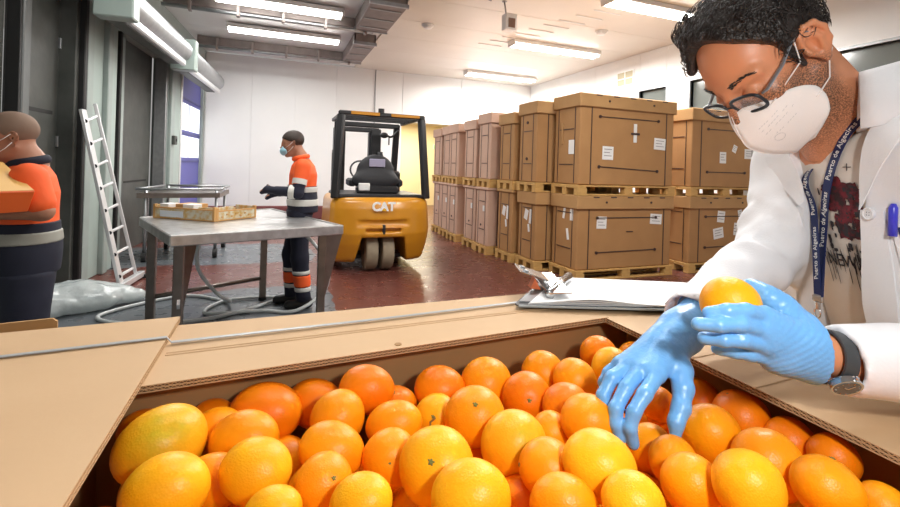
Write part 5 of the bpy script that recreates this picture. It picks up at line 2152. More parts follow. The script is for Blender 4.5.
LWc = V3(at(839, 361, .56))
cut_r = (RW - RE) / np.linalg.norm(RW - RE)
cut_l = (LWc - LE) / np.linalg.norm(LWc - LE)
yoke = Field(.05)                                      # body of the coat with its shoulders
yoke.fn(coat_fn)


def hang(P):                                           # loose right front of the coat
    f_, l_, z = tloc(P)
    f0 = .128 - .35 * (-l_ - .10) + .006 * np.sin(l_ * 55 + 2 * np.sin(z * 6))
    e = np.maximum(np.abs(f_ - f0) - .007, np.maximum(l_ + .075, -.235 - l_))
    return np.maximum(e, np.maximum(z - 1.44, .75 - z))


yoke.fn(hang, k=.03)
yoke.cap(NB - [0, 0, .045], RS, .068, .074, k=.05)
yoke.cap(NB - [0, 0, .045], LS, .068, .074, k=.05)
arm_r = lambda P: sleeve(P, [RS, RE, RW], [.070, .056, .043], 40, None)
arm_l = lambda P: sleeve(P, [LS, LE, LWc], [.074, .062, .0415], 60, None)


def coat_solid(P):
    return np.minimum(np.minimum(yoke(P), arm_r(P)), arm_l(P))


hollow = Field(.02)
hollow.ops = list(sf.ops[:3])
hollow.ops = [sf.ops[0]]


def cuffed(d, P, W_, c_, r_, dep):
    v = P - W_
    t = v @ c_
    nr = np.linalg.norm(v, axis=-1) < .12
    rad = np.linalg.norm(v - t[..., None] * c_, axis=-1)
    e = np.maximum(np.maximum(d, t), -np.maximum(rad - r_, -t - dep))
    return np.where(nr, e, d)


def coat_final(P):
    d = np.maximum(yoke(P), -opening(P))
    d = np.maximum(d, np.maximum(P[..., 2] - 1.66, .62 - P[..., 2]))
    # neck hole
    v = P - (NB + TF * .012)
    ax = np.array([TF[0] * .35, TF[1] * .35, .93])
    ax = ax / np.linalg.norm(ax)
    t = v @ ax
    rad = np.linalg.norm(v - t[..., None] * ax, axis=-1)
    d = np.maximum(d, -np.maximum(rad - .074 - .10 * np.clip(t, 0, 1), -t - .01))
    for fn_, W_, c_, r_ in ((arm_r, RW, cut_r, .036), (arm_l, LWc, cut_l, .0315)):
        e = cuffed(fn_(P), P, W_, c_, r_, .02)
        h_ = np.maximum(.04 - np.abs(d - e), 0) / .04
        d = np.minimum(d, e) - h_ * h_ * .01
    return d


coat = organic('white_coat', coat_final, (.50, .08, .6), (1.45, .86, 1.67), .0052, M_coat, man)


def drape(field, lat, z, off):
    """point on the front of the clothes at lateral lat and height z, lifted by off"""
    x, y = tc_(z)
    c = np.array([float(x), float(y), z]) + TL * lat
    t = .34
    for _ in range(60):
        p = c + TF * t
        d = float(field(p[None])[0])
        if d < .0006:
            break
        t -= max(d * .8, .0006)
        if t < -.05:
            break
    return Vector(c + TF * (t + off))


def drape_many(field, L_, Z_, off):
    L_, Z_ = np.asarray(L_, float), np.asarray(Z_, float)
    x, y = tc_(Z_)
    c = np.stack([x, y, Z_], -1) + L_[:, None] * TL
    t = np.full(len(L_), .34)
    for _ in range(70):
        d = field(c + t[:, None] * TF)
        t = np.maximum(np.where(d < .0005, t, t - np.maximum(d * .8, .0003)), 0)
    return c + (t + off)[:, None] * TF


def patch(name, field, edge_a, edge_b, off0, off1, material, parent, nu=24, nv=8, th=.0022):
    """cloth strip between two edge curves given as lists of (lat, z)"""
    A = [Vector((p[0], p[1], 0)) for p in edge_a]
    B_ = [Vector((p[0], p[1], 0)) for p in edge_b]
    A, B_ = spline(A, 6), spline(B_, 6)
    n = nu
    L_, Z_, O_ = [], [], []
    for i in range(n + 1):
        u_ = i / n * (len(A) - 1)
        i0 = min(int(u_), len(A) - 2)
        a = A[i0].lerp(A[i0 + 1], u_ - i0)
        u_ = i / n * (len(B_) - 1)
        i0 = min(int(u_), len(B_) - 2)
        b_ = B_[i0].lerp(B_[i0 + 1], u_ - i0)
        for j in range(nv + 1):
            p = a.lerp(b_, j / nv)
            L_.append(p.x)
            Z_.append(p.y)
            O_.append(off0 + (off1 - off0) * j / nv)
    P = drape_many(field, L_, Z_, np.array(O_))
    fs = []
    N = len(P)
    V_ = np.concatenate([P, P - TF * th])
    for i in range(n):
        for j in range(nv):
            a = i * (nv + 1) + j
            q = (a, a + 1, a + nv + 2, a + nv + 1)
            fs.append(q)
            fs.append(tuple(x + N for x in reversed(q)))
    ring = [j for j in range(nv + 1)] + [i * (nv + 1) + nv for i in range(1, n + 1)] + [n * (nv + 1) + j for j in range(nv - 1, -1, -1)] + [i * (nv + 1) for i in range(n - 1, 0, -1)]
    for a, b_ in zip(ring, ring[1:] + ring[:1]):
        fs.append((a, a + N, b_ + N, b_))
    return new_obj(name, V_, fs, material, parent, False)


def coat_outer(P):
    return yoke(P)


auto_smooth(patch('lapel', coat_outer, [(.090, 1.615), (.086, 1.55), (.079, 1.49), (.076, 1.462)], [(.125, 1.60), (.132, 1.56), (.108, 1.51), (.079, 1.455)], .003, .008, M_coat, coat))
auto_smooth(patch('lapel', coat_outer, [(-.084, 1.61), (-.066, 1.565), (-.029, 1.51), (-.023, 1.46)], [(-.125, 1.59), (-.130, 1.54), (-.085, 1.49), (-.027, 1.452)], .003, .008, M_coat, coat))
auto_smooth(patch('front_placket', coat_outer, [(.077, 1.455), (.067, 1.39), (.051, 1.31), (.040, 1.22)], [(.104, 1.455), (.099, 1.39), (.093, 1.31), (.086, 1.22)], .003, .003, M_coat, coat, th=.003))
auto_smooth(patch('front_placket', coat_outer, [(-.025, 1.45), (-.046, 1.37), (-.095, 1.28), (-.115, 1.22)], [(-.055, 1.45), (-.076, 1.37), (-.12, 1.28), (-.135, 1.22)], .003, .003, M_coat, coat, th=.003))
# collar standing round the neck
m = MB()
cv, cfs = [], []
nn_ = 26
for i in range(nn_ + 1):
    a = math.radians(52 + (308 - 52) * i / nn_)
    for j, (r_, h_) in enumerate(((.080, -.01), (.082, .078), (.092, .084), (.110, .035), (.122, -.008))):
        q = NB + TF * (r_ * math.cos(a) + .010) + TL * (r_ * 1.05 * math.sin(a)) + np.array([0, 0, h_ + .022 - .030 * max(0, math.cos(a))])
        cv.append(tuple(q))
for i in range(nn_):
    for j in range(4):
        a = i * 5 + j
        cfs.append((a, a + 5, a + 6, a + 1))
col_ = new_obj('collar', cv, cfs, M_coat, coat, True)
sol = col_.modifiers.new('thickness', 'SOLIDIFY')
sol.thickness = .003
# button, pocket, pens
bp_ = drape(coat_outer, .090, 1.450, .004)
bt = MB()
tfv = Vector(TF)
bt.cyl(bp_, bp_ + tfv * .0035, .0095, n=20)
bt.tube([bp_ + tfv * .004 + (Vector(TL) * math.cos(a) + Vector((0, 0, 1)) * math.sin(a)) * .0085 for a in [2 * PI * i / 18 for i in range(18)]], .0012, 6, closed=True)
auto_smooth(bt.build('button', M_coat, coat))
for k_, (dx, dz) in enumerate(((.002, .002), (-.002, .002), (.002, -.002), (-.002, -.002))):
    q = bp_ + tfv * .0036 + Vector(TL) * dx + Vector((0, 0, dz))
    MB().cyl(q, q + tfv * .0005, .0008, n=6).build('button_hole', M_temple, coat)
auto_smooth(patch('breast_pocket', coat_outer, [(.108, 1.44), (.108, 1.40), (.108, 1.36), (.108, 1.32)], [(.165, 1.44), (.165, 1.40), (.165, 1.36), (.165, 1.32)], .004, .004, M_coat, coat, th=.003))
pk = drape(coat_outer, .116, 1.450, .006)
tag_pen = MB().tube([pk + Vector((0, 0, -.03)), pk + Vector((0, 0, .012)), pk + Vector((0, 0, .018))], [.0055, .0055, .003], 10)
tag_pen.build('pen', mat('pen_blue', (.05, .05, .6), .3), coat, True)
vs_, fs_ = text_mesh('Ma', .022, .0004)
P = drape_many(coat_outer, [.128 + v[0] for v in vs_], [1.425 + v[1] for v in vs_], .0065)
new_obj('pocket_lettering', [tuple(p + TF * v[2]) for p, v in zip(P, vs_)], fs_, M_navy, coat)

# print on the shirt: rough dark red and black block with drips
M_pr1 = mat('print_dark_red', (.16, .012, .022), .8, col2=(.03, .012, .015), scale=70, amount=.25, detail=8)
M_pr2 = mat('print_black', (.03, .025, .03), .8)
shirt_f = lambda P: np.minimum(sf(P), 9)
rs2 = np.random.RandomState(12)


def blotch(lat, z, wd, ht, material, name, n=14, jag=.25):
    pts = []
    for k_ in range(n):
        a = 2 * PI * k_ / n
        ca, sa = math.cos(a), math.sin(a)
        q = 1 / max(abs(ca), abs(sa))
        rr = 1 + jag * rs2.uniform(-1, .4)
        pts.append((lat + wd * ca * q * .5 * rr, z + ht * sa * q * .5 * rr))
    pts.append((lat, z))
    P = drape_many(shirt_f, [p[0] for p in pts], [p[1] for p in pts], .0016)
    fs = [(n, k_, (k_ + 1) % n) for k_ in range(n)]
    return P, fs


def many(name, items, material):
    V_, F_ = [], []
    for it in items:
        P, fs = blotch(*it, material, name)
        F_ += [tuple(i + len(V_) for i in f) for f in fs]
        V_ += [tuple(p) for p in P]
    return new_obj(name, V_, F_, material, shirt)


red = [(.030 + rs2.uniform(-.022, .026), 1.455 + rs2.uniform(-.045, .038), rs2.uniform(.012, .026), rs2.uniform(.014, .03)) for _ in range(30)]
red += [(-.052 + rs2.uniform(-.010, .012), 1.42 + rs2.uniform(-.04, .05), rs2.uniform(.01, .02), rs2.uniform(.014, .03)) for _ in range(8)]
many('shirt_print_red', red, M_pr1)['kind'] = 'stuff'
blk = [(rs2.uniform(-.01, .055), 1.435 + rs2.uniform(-.055, .055), rs2.uniform(.002, .010), rs2.uniform(.004, .016)) for _ in range(60)]
blk += [(rs2.uniform(-.03, .045), 1.360 + rs2.uniform(-.03, .02), .0018, rs2.uniform(.016, .05)) for _ in range(22)]
many('shirt_print_black', blk, M_pr2)['kind'] = 'stuff'
vs_, fs_ = text_mesh('NEWA', .030, .0003)
P = drape_many(shirt_f, [.012 + v[0] * .8 for v in vs_], [1.362 + v[1] for v in vs_], .0018)
new_obj('shirt_lettering', [tuple(p + TF * v[2]) for p, v in zip(P, vs_)], fs_, M_pr2, shirt)
pc_ = drape_many(shirt_f, [.045, .045, .039, .051], [1.516, 1.528, 1.522, 1.522], .0016)
MB().tube([pc_[0], pc_[1]], .0006, 4).tube([pc_[2], pc_[3]], .0006, 4).build('shirt_cross', M_pr2, shirt)


# lanyard: two navy ribbons with white lettering meeting in a metal clip
def ribbon(pts, w, name, text, parent, twist=0.0):
    P = spline(pts, 10)
    vs, fs = [], []
    n = len(P)
    fr = []
    for i in range(n):
        t = (P[min(i + 1, n - 1)] - P[max(i - 1, 0)]).normalized()
        v = (Vector((0, 0, EYE)) - P[i])
        side = t.cross(Vector(TF)).normalized()
        nrm = side.cross(t).normalized()
        if nrm.dot(Vector(TF)) < 0:
            nrm, side = -nrm, -side
        fr.append((t, side, nrm))
        vs += [P[i] - side * w / 2 - nrm * .0006, P[i] + side * w / 2 - nrm * .0006, P[i] + side * w / 2 + nrm * .0006, P[i] - side * w / 2 + nrm * .0006]
    for i in range(n - 1):
        for j in range(4):
            a, b_ = i * 4 + j, i * 4 + (j + 1) % 4
            fs.append((a, b_, b_ + 4, a + 4))
    fs += [(3, 2, 1, 0), (4 * n - 4, 4 * n - 3, 4 * n - 2, 4 * n - 1)]
    rb = new_obj(name, vs, fs, M_navy, parent)
    # lettering runs along the ribbon
    cum = [0]
    for i in range(n - 1):
        cum.append(cum[-1] + (P[i + 1] - P[i]).length)
    tv, tf = text_mesh(text, w * .78, .0002)
    half = max(v[0] for v in tv)
    out_v, out_f = [], []
    s0 = half + .012
    while s0 + half < cum[-1] - .004:
        base = len(out_v)
        for v in tv:
            s_ = s0 - v[0]                       # reads upwards
            i = min(max(int(np.searchsorted(cum, s_)) - 1, 0), n - 2)
            u_ = (s_ - cum[i]) / max(cum[i + 1] - cum[i], 1e-9)
            p = P[i].lerp(P[i + 1], u_)
            t, side, nrm = fr[i]
            sd = side if side.dot(Vector(TL)) > 0 else -side
            out_v.append(p + sd * v[1] * -1 + nrm * (.0011 + v[2]))
        # keep the glyphs readable: up of the text points to the right ribbon edge
        new_obj('ribbon_lettering', out_v[base:], tf, M_fix, rb)
        s0 += 2 * half + .022
    return rb


lan = bpy.data.objects.new('lanyard', None)
COL.objects.link(lan)
lan.parent = man
tip = at(818, 297, .755)


def on_shirt(l_, z_, o_=.004):
    return drape(shirt_f, l_, z_, o_)


ribbon([Vector(NB) - tfv * .05 + Vector(TL) * .066 + Vector((0, 0, .06)), Vector(NB) - tfv * .0 + Vector(TL) * .084 + Vector((0, 0, .055)), Vector(NB) + tfv * .045 + Vector(TL) * .080 + Vector((0, 0, .03)), on_shirt(.040, 1.575, .008), on_shirt(.018, 1.50, .006), on_shirt(-.012, 1.41, .008), tip + Vector(TL) * .003], .0165, 'ribbon', 'Puerto de Algeciras', man)
ribbon([on_shirt(-.052, 1.575, .005), on_shirt(-.022, 1.51, .006), on_shirt(-.026, 1.44, .008), tip - Vector(TL) * .003 - tfv * .002], .0150, 'ribbon', 'Puerto de Algeciras', man)
bpy.data.objects.remove(lan)
MB().bbox(Matrix.Translation(tip + Vector((0, 0, -.002))), .006, .016, .012, .002).cyl(tip + Vector((0, 0, -.008)), tip + Vector((0, 0, -.02)), .004).build('lanyard_clip', M_chrome, man)
MB().tube([tip + Vector((0, 0, -.026)) + Vector(TL) * .006 * math.cos(a) + Vector((0, 0, .009)) * math.sin(a) for a in [2 * PI * i / 14 for i in range(14)]], .0014, 6, closed=True).tube([tip + Vector((0, 0, -.034)), tip + Vector((.002, 0, -.05))], .0022).build('lanyard_hook', M_chrome, man, True)

# trousers and shoes (behind the bin)
M_denim = mat('dark_trousers', (.03, .035, .05), .8)
tf_ = Field(.04)
tf_.chain([(1.14, .50, .86), (1.14, .50, .48), (1.16, .50, .09)], [.100, .074, .062])
tf_.chain([(1.17, .31, .86), (1.17, .30, .48), (1.20, .30, .09)], [.100, .074, .062])
tf_.ell((1.145, .405, .92), (.14, .165, .11))
organic('trousers', tf_, (.95, .15, .04), (1.45, .72, 1.04), .016, M_denim, man)
for (x, y) in ((1.16, .50), (1.20, .30)):
    s_ = Field(.03)
    s_.cap((x + .04, y - .015, .045), (x - .14, y + .055, .035), .045, .038)
    s_.fn(lambda P: .002 - P[..., 2], mode='&', k=.004)
    organic('shoe', s_, (x - .24, y - .12, -.01), (x + .14, y + .16, .13), .009, M_black, man)


# ---- gloved hands
def finger(f, pts, r0, r1, k=.006):
    n = len(pts)
    rs_ = [r0 + (r1 - r0) * i / (n - 1) for i in range(n)]
    f.chain([V3(p) for p in pts], rs_, k=k)


def glove_noise(P, W_, amt=.0004):
    return amt * wob(P, 150, 7, 2)


# right hand, reaching down among the fruit
rh = Field(.012)
Wr = V3(at(683, 330, .672))
K = [at(657, 374, .600), at(642, 369, .610), at(629, 366, .622), at(620, 364, .636)]
for p, r_ in zip(K, (.0125, .0125, .012, .0105)):
    rh.cap(Wr + (V3(p) - Wr) * .12, V3(p), .0195, r_, k=.014)
rh.cap(Wr, V3(at(664, 350, .640)), .026, .023, k=.02)
rh.cap(V3(at(706, 306, .712)), Wr, .0295, .0255, k=.02)
finger(rh, [K[3], at(609, 373, .638), at(604, 383, .632), at(607, 395, .622)], .0092, .0072, .004)
finger(rh, [K[2], at(612, 378, .606), at(603, 396, .596), at(606, 411, .588), at(612, 422, .584)], .0098, .0072, .004)
finger(rh, [K[1], at(626, 388, .588), at(616, 408, .574), at(616, 424, .568), at(620, 437, .566)], .0100, .0072, .0035)
finger(rh, [K[0], at(645, 394, .572), at(634, 412, .562), at(630, 428, .558), at(633, 443, .560)], .0100, .0072, .0035)
finger(rh, [at(672, 350, .655), at(681, 370, .612), at(683, 388, .592), at(681, 408, .578), at(676, 422, .570), at(675, 437, .566)], .0150, .0066, k=.010)
rh_fn = lambda P: rh(P) - glove_noise(P, Wr) - .0007 * np.abs(np.sin(((P - Wr) @ ((V3(at(664, 350, .640)) - Wr) / .04)) * 14 + 2 * wob(P, 40, 3, 1))) * np.clip((np.linalg.norm(P - V3(K[1]), axis=-1) - .04) * 20, 0, 1)
_cr = V3(at(699, 313, .703))
_ca = (_cr - Wr) / np.linalg.norm(_cr - Wr)
_cl = V3(at(812, 353, .561))
_cb = (LE - _cl) / np.linalg.norm(LE - _cl)
rh_c = lambda P: np.maximum(rh_fn(P), (P - _cr) @ _ca)
g1 = organic('glove', rh_c, (.36, .34, 1.12), (.68, .62, 1.34), .0019, M_glove, man)
# rolled cuff
axr = (V3(at(700, 312, .706)) - Wr)
axr /= np.linalg.norm(axr)


def cuff_ring(c, ax, r_, rad, name, par, squash=1.0):
    ax = Vector(ax).normalized()
    u_ = ax.cross(Vector((0, 0, 1))).normalized()
    w_ = ax.cross(u_)
    m = MB().tube([Vector(c) + u_ * r_ * math.cos(a) + w_ * r_ * squash * math.sin(a) + ax * .0015 * math.sin(3 * a) for a in [2 * PI * i / 36 for i in range(36)]], rad, 8, closed=True)
    return m.build(name, M_glove, par, True)


cuff_ring(V3(at(699, 313, .703)), axr, .0315, .0016, 'cuff_roll', g1)

# left hand, holding one orange up
lh = Field(.012)
Wl = V3(at(832, 357, .560))
KL = [at(765, 316, .548), at(762, 330, .542), at(764, 345, .544), at(770, 358, .552)]
for p, r_ in zip(KL, (.0125, .013, .0125, .0115)):
    lh.cap(V3(at(812, 350, .560)), V3(p), .0225, r_, k=.014)
lh.cap(V3(at(805, 340, .560)), V3(at(826, 358, .561)), .0265, .0275, k=.02)
lh.cap(V3(at(808, 362, .560)), V3(at(780, 358, .556)), .020, .017, k=.02)
finger(lh, [KL[0], at(746, 311, .536), at(728, 311, .533), at(709, 313, .540)], .0102, .0078, .0035)
finger(lh, [KL[1], at(740, 324, .528), at(719, 325, .526), at(698, 324, .534)], .0102, .0078, .0035)
finger(lh, [KL[2], at(742, 340, .531), at(724, 340, .532), at(704, 338, .544)], .0100, .0076, .0035)
finger(lh, [KL[3], at(750, 354, .545), at(735, 352, .546), at(717, 349, .556)], .0092, .0068, .0035)
finger(lh, [at(806, 330, .568), at(782, 308, .580), at(766, 297, .592), at(752, 290, .610), at(740, 291, .628)], .0165, .0085, k=.014)
dirl = (V3(at(770, 335, .55)) - Wl)
dirl /= np.linalg.norm(dirl)
lh_fn = lambda P: lh(P) - glove_noise(P, Wl, .0003) - .0011 * np.abs(np.sin(((P - Wl) @ (dirl * .75 + np.array([0, 0, .66]))) * 420 + 2.5 * wob(P, 38, 13, 1))) * np.clip((np.linalg.norm(P - V3(at(725, 325, .54)), axis=-1) - .045) * 22, 0, 1)
lh_c = lambda P: np.maximum(lh_fn(P), (P - _cl) @ _cb)
g2 = organic('glove', lh_c, (.44, .28, 1.22), (.72, .50, 1.40), .0019, M_glove, man)
cuff_ring(V3(at(811, 353, .561)), LE - Wl, .0288, .0016, 'cuff_roll', g2, 1.15)
# forearm skin between glove and sleeve
fa = Field(.01)
fa.cap(V3(at(815, 352, .560)), V3(at(880, 366, .562)), .0250, .029)
fa_o = organic('forearm', fa, (.56, .24, 1.20), (.80, .42, 1.34), .004, M_skin, None)
fa_o.data.materials.clear()
fa_o.data.materials.append(M_face)
# keep the body one mesh
off = np.array(man.location)
co = np.array([tuple(v.co) for v in fa_o.data.vertices]) - off
fa_o.data.vertices.foreach_set('co', co.ravel())
join_meshes(body, fa_o)
# watch
wc = V3(at(829, 357, .560))
wax = Vector(V3(at(880, 366, .562)) - V3(at(815, 352, .560))).normalized()
uu = wax.cross(Vector((0, 0, 1))).normalized()
ww = wax.cross(uu)
m = MB()
ring = [Vector(wc) + uu * .0300 * math.cos(a) + ww * .0305 * math.sin(a) for a in [2 * PI * i / 40 for i in range(40)]]
n = 8
vs, fs = [], []
for i, p in enumerate(ring):
    rad = (p - Vector(wc)).normalized()
    for (a, b_) in ((-.0085, 0), (-.0085, .0028), (.0085, .0028), (.0085, 0)):
        vs.append(p + wax * a + rad * b_)
for i in range(40):
    for j in range(4):
        a, b_ = i * 4 + j, i * 4 + (j + 1) % 4
        c, d = ((i + 1) % 40) * 4 + (j + 1) % 4, ((i + 1) % 40) * 4 + j
        fs.append((a, b_, c, d))
m.add(vs, fs)
watch = auto_smooth(m.build('watch_strap', mat('strap_leather', (.045, .05, .055), .45), man))
fd = ((Vector((0, 0, EYE)) - Vector(wc)).normalized() + Vector((0, 0, -.75))).normalized()
fd = (fd - wax * fd.dot(wax)).normalized()
fc = Vector(wc) + fd * .0325
m = MB().cyl(fc, fc + fd * .007, .0165, n=28)
auto_smooth(m.build('watch_case', M_chrome, watch))
MB().cyl(fc + fd * .007, fc + fd * .0075, .0138, n=28).build('watch_dial', mat('dial_grey', (.12, .12, .11), .3), watch)
m = MB()
tx = fd.cross(wax).normalized()
for k_ in range(12):
    a = 2 * PI * k_ / 12
    d = wax * math.cos(a) + tx * math.sin(a)
    m.tube([fc + fd * .0078 + d * .0105, fc + fd * .0078 + d * .0128], .0005, 4)
m.tube([fc + fd * .0080, fc + fd * .0080 + (wax * .3 + tx * .9) * .010], .0006, 4)
m.tube([fc + fd * .0080, fc + fd * .0080 + (wax * -.8 + tx * .3) * .007], .0006, 4)
m.build('dial_marks', M_chrome, watch)
MB().cyl(fc + fd * .0035 + tx * .0165, fc + fd * .0035 + tx * .0195, .0022, n=8).build('crown', M_chrome, watch)

# the orange he holds up
oc = at(730, 304, .585)
add_orange(oc.x, oc.y, oc.z, .0345, 'Y', 'clean bright orange held up in the gloved left hand', 4, face_cam(*oc, 1.9, .1), 'oranges held up')
bpy.data.objects['orange']  # (first fruit keeps its plain name)


# ------------------------------------------------------------ the two workers
M_orange_s = mat('hi_vis_orange', (.95, .13, .02), .7, col2=(.88, .105, .015), scale=8, amount=.8)
M_reflect = mat('reflective_band', (.62, .62, .58), .4)
M_reflect_d = mat('reflective_band_dull', (.30, .30, .26), .5)
M_navy_c = mat('navy_cloth', (.006, .008, .02), .8, col2=(.010, .012, .03), scale=9, amount=.8)
M_blue_mask = mat('surgical_blue', (.33, .58, .68), .7)
M_hair2 = mat('short_hair', (.03, .018, .012), .6, bump=.4, bscale=120)
M_hair_grey = mat('shaved_hair', (.20, .125, .085), .7)


def worker(root, yaw, s, head, neck, torso, arms, legs, spec, h):
    """points in a local frame: x forward, y left, z up"""
    Rm = np.array([[math.cos(yaw), -math.sin(yaw), 0], [math.sin(yaw), math.cos(yaw), 0], [0, 0, 1.0]])
    T = np.array([root.location.x, root.location.y, 0.0])
    def G(f, lo, hi, nm, m_, step):
        o_ = organic(nm, f, lo, hi, step, m_)
        to_world(o_, Rm, T, s, root)
        return o_
    # body: head, neck, arms as one skin surface
    pitch = spec['pitch']
    hr = np.array([[math.cos(pitch), 0, math.sin(pitch)], [0, 1, 0], [-math.sin(pitch), 0, math.cos(pitch)]])
    hfld = head_field()
    hc = np.array(head)
    f = Field(.03)
    f.fn(lambda P: hfld((P - hc) @ hr))
    f.cap(hc + hr @ np.array([-.03, 0, -.04]), neck, .055, .060)
    f.cap(neck, torso[0], .060, .10, k=.06)
    f.cap(torso[0], torso[1], .10, .10)
    for a in arms:
        f.chain(a, [.05, .042, .030], k=.03)
        d = np.array(a[2]) - np.array(a[1])
        d /= np.linalg.norm(d)
        w_ = np.array(a[2])
        f.cap(w_, w_ + d * .07, .026, .024, k=.02, flat=((0, 1, 0), .7))
        for q in range(4):
            o_ = np.array([0, (-.02 + .013 * q), 0])
            f.chain([w_ + d * .07 + o_, w_ + d * .115 + o_ + [0, 0, -.006], w_ + d * .14 + o_ + [0, 0, -.028]], [.009, .008, .007], k=.006)
        f.chain([w_ + d * .02 + [0, 0, .015], w_ + d * .06 + [0, 0, .034], w_ + d * .09 + [0, 0, .03]], [.011, .010, .008], k=.008)
    for l_ in legs:
        f.chain(l_, [.08, .055, .042], k=.04)
    lo = np.min([np.min(np.array(a), 0) for a in arms + legs] + [hc - .16, np.array(torso[1]) - .2], 0) - .19
    hi = np.max([np.max(np.array(a), 0) for a in arms + legs] + [hc + .17], 0) + .17
    body_ = G(f, lo, hi, 'body', spec['skin'], h)
    # hair
    hfun = Field(.01)
    off_, lim = spec['hair']

    def hf2(P):
        Q = (P - hc) @ hr
        n = np.linalg.norm((Q - np.array([-.012, 0, .046])) / np.array([.1, .080, .088]), axis=-1)
        d = (n - 1) * .088 - off_ - .0015 * wob(P, 60, 4, 1)
        x = Q[..., 0]
        hl = np.interp(x, [-.12, -.03, .0, .045, .08, .12], lim)
        return np.maximum(d, hl - Q[..., 2])
    hfun.fn(hf2)
    G(hfun, hc - .14, hc + .17, 'hair', spec['hairmat'], h * .6)
    # mask
    mf = Field(.012)
    mf.ell((.086, 0, -.050), (.050, .052, .050))
    mf.ell((.06, 0, -.05), (.06, .066, .04))
    g = lambda P: np.maximum(np.maximum(mf((P - hc) @ hr), .052 - ((P - hc) @ hr)[..., 0] + .35 * np.abs(((P - hc) @ hr)[..., 1])), -hfld((P - hc) @ hr) + .0)
    mko = G(g, hc + [-.02, -.1, -.14], hc + [.17, .1, .06], 'face_mask', M_blue_mask, h * .6)
    m = MB()
    for z0, z1 in ((-.022, .02), (-.075, -.02)):
        m.tube([hr @ np.array((.074, .060, z0)) + hc, hr @ np.array((.03, .080, (z0 + z1) / 2)) + hc, hr @ np.array((-.0, .088, z1)) + hc], .0018, 5)
    put(m, Rm @ np.eye(3), T, s)
    m.build('ear_loop', M_fix, mko, True)
    # shirt
    sh = Field(.05)
    a0, a1 = np.array(torso[0]), np.array(torso[1])
    wd, dp = spec['size']

    def tr(P):
        t = np.clip((a0[2] - P[..., 2]) / (a0[2] - a1[2]), -.3, 1.2)
        cx_ = a0[0] + (a1[0] - a0[0]) * t
        belly = spec.get('belly', 0) * np.exp(-((t - .75) / .35) ** 2)
        w_ = np.interp(t, [-.3, -.12, .1, .6, 1.1], [wd * .35, wd * .8, wd, wd * .93, wd * .95])
        d_ = np.interp(t, [-.3, -.12, .1, .6, 1.1], [dp * .5, dp * .85, dp, dp * .95, dp * 1.0]) + belly
        r = np.sqrt(((P[..., 0] - cx_ - belly * .5) / d_) ** 2 + (P[..., 1] / w_) ** 2 + 1e-9)
        return (r - 1) * np.minimum(w_, d_) * .9 - .006 * wob(P, 14, 5, 2)
    sh.fn(tr)
    for a in arms:
        A_, B_, C_ = [np.array(q) for q in a]
        e = A_ + (B_ - A_) * spec['sleeve']
        sh.cap(A_, e, .075, .066, k=.04)
    top, bot = a0[2] + .115, spec['shirt_bottom']
    sh.fn(lambda P: np.maximum(P[..., 2] - top - .25 * 0, bot - P[..., 2]), mode='&', k=.008)
    slo, shi = np.array([-.42, -.42, bot - .02]), np.array([.42, .42, top + .02])
    shirt_ = G(sh, slo, shi, 'work_shirt', spec['shirt'], h)
    for (z0, z1, m_) in spec['bands']:
        b2 = lambda P, z0=z0, z1=z1, m_=m_: np.maximum(np.maximum(sh_in(P) - (.009 if m_ is not M_navy_c else .005), z0 - P[..., 2]), P[..., 2] - z1)
        sh_in = tr
        G(b2, np.array([-.36, -.36, z0 - .02]), np.array([.36, .36, z1 + .02]), 'reflective_band' if m_ is not M_navy_c else 'navy_panel', m_, h * .6)
    # collar
    m = MB()
    ncc = np.array(neck)
    m.tube([ncc + np.array([.068 * math.cos(a) + .005, .070 * math.sin(a), .012 - .016 * math.cos(a)]) for a in [2 * PI * i / 20 for i in range(20)]], .020, 10, closed=True, rz=.024)
    put(m, Rm, T, s)
    m.build('collar', spec['collar'], shirt_, True)
    # long sleeves / bands
    for a in arms:
        A_, B_, C_ = [np.array(q) for q in a]
        if spec.get('long'):
            ls = Field(.02)
            ls.chain([A_ + (B_ - A_) * spec['sleeve'], B_, C_ + (C_ - B_) * -.05], [.062, .058, .042])
            lf = lambda P, ls=ls: ls(P) - .004 * wob(P, 30, 6, 1)
            mn = np.min([A_, B_, C_], 0) - .1
            mx_ = np.max([A_, B_, C_], 0) + .1
            G(lf, mn, mx_, 'sleeve', M_navy_c, h)
            gl_ = Field(.012)
            d = (C_ - B_) / np.linalg.norm(C_ - B_)
            gl_.cap(C_ - d * .02, C_ + d * .07, .036, .036)
            gl_.cap(C_ + d * .07, C_ + d * .12 + [0, 0, -.03], .034, .022)
            gl_.cap(C_ + d * .02, C_ + d * .07 + [0, -.02, .04], .014, .012)
            G(gl_, C_ - .12, C_ + .18, 'work_glove', M_navy_c, h * .7)
            for (c0, dr) in ((A_ + (B_ - A_) * (spec['sleeve'] - .02), B_ - A_), (B_ + (C_ - B_) * .22, C_ - B_)):
                dr = dr / np.linalg.norm(dr)
                m = MB().tube([c0 - dr * .026, c0 + dr * .026], .0735 if dr is None else .069, 16)
                put(m, Rm, T, s)
                auto_smooth(m.build('reflective_band', M_reflect, shirt_))
    # trousers
    tr2 = Field(.05)
    for l_ in legs:
        tr2.chain(l_, [.105, .082, .070], k=.04)
    hip = (np.array(legs[0][0]) + np.array(legs[1][0])) / 2
    tr2.ell(hip + [0, 0, .06], (dp * .98, wd * .93, .15))
    tro = lambda P: np.maximum(tr2(P) - .006 * wob(P, 16, 9, 2), .07 - P[..., 2])
    lo2, hi2 = np.min([np.min(np.array(l_), 0) for l_ in legs], 0) - [.2, .2, .05], np.array([.35, .35, spec['shirt_bottom'] + .03])
    trb = lambda P: np.maximum(tro(P), P[..., 2] - spec['shirt_bottom'] - .02)
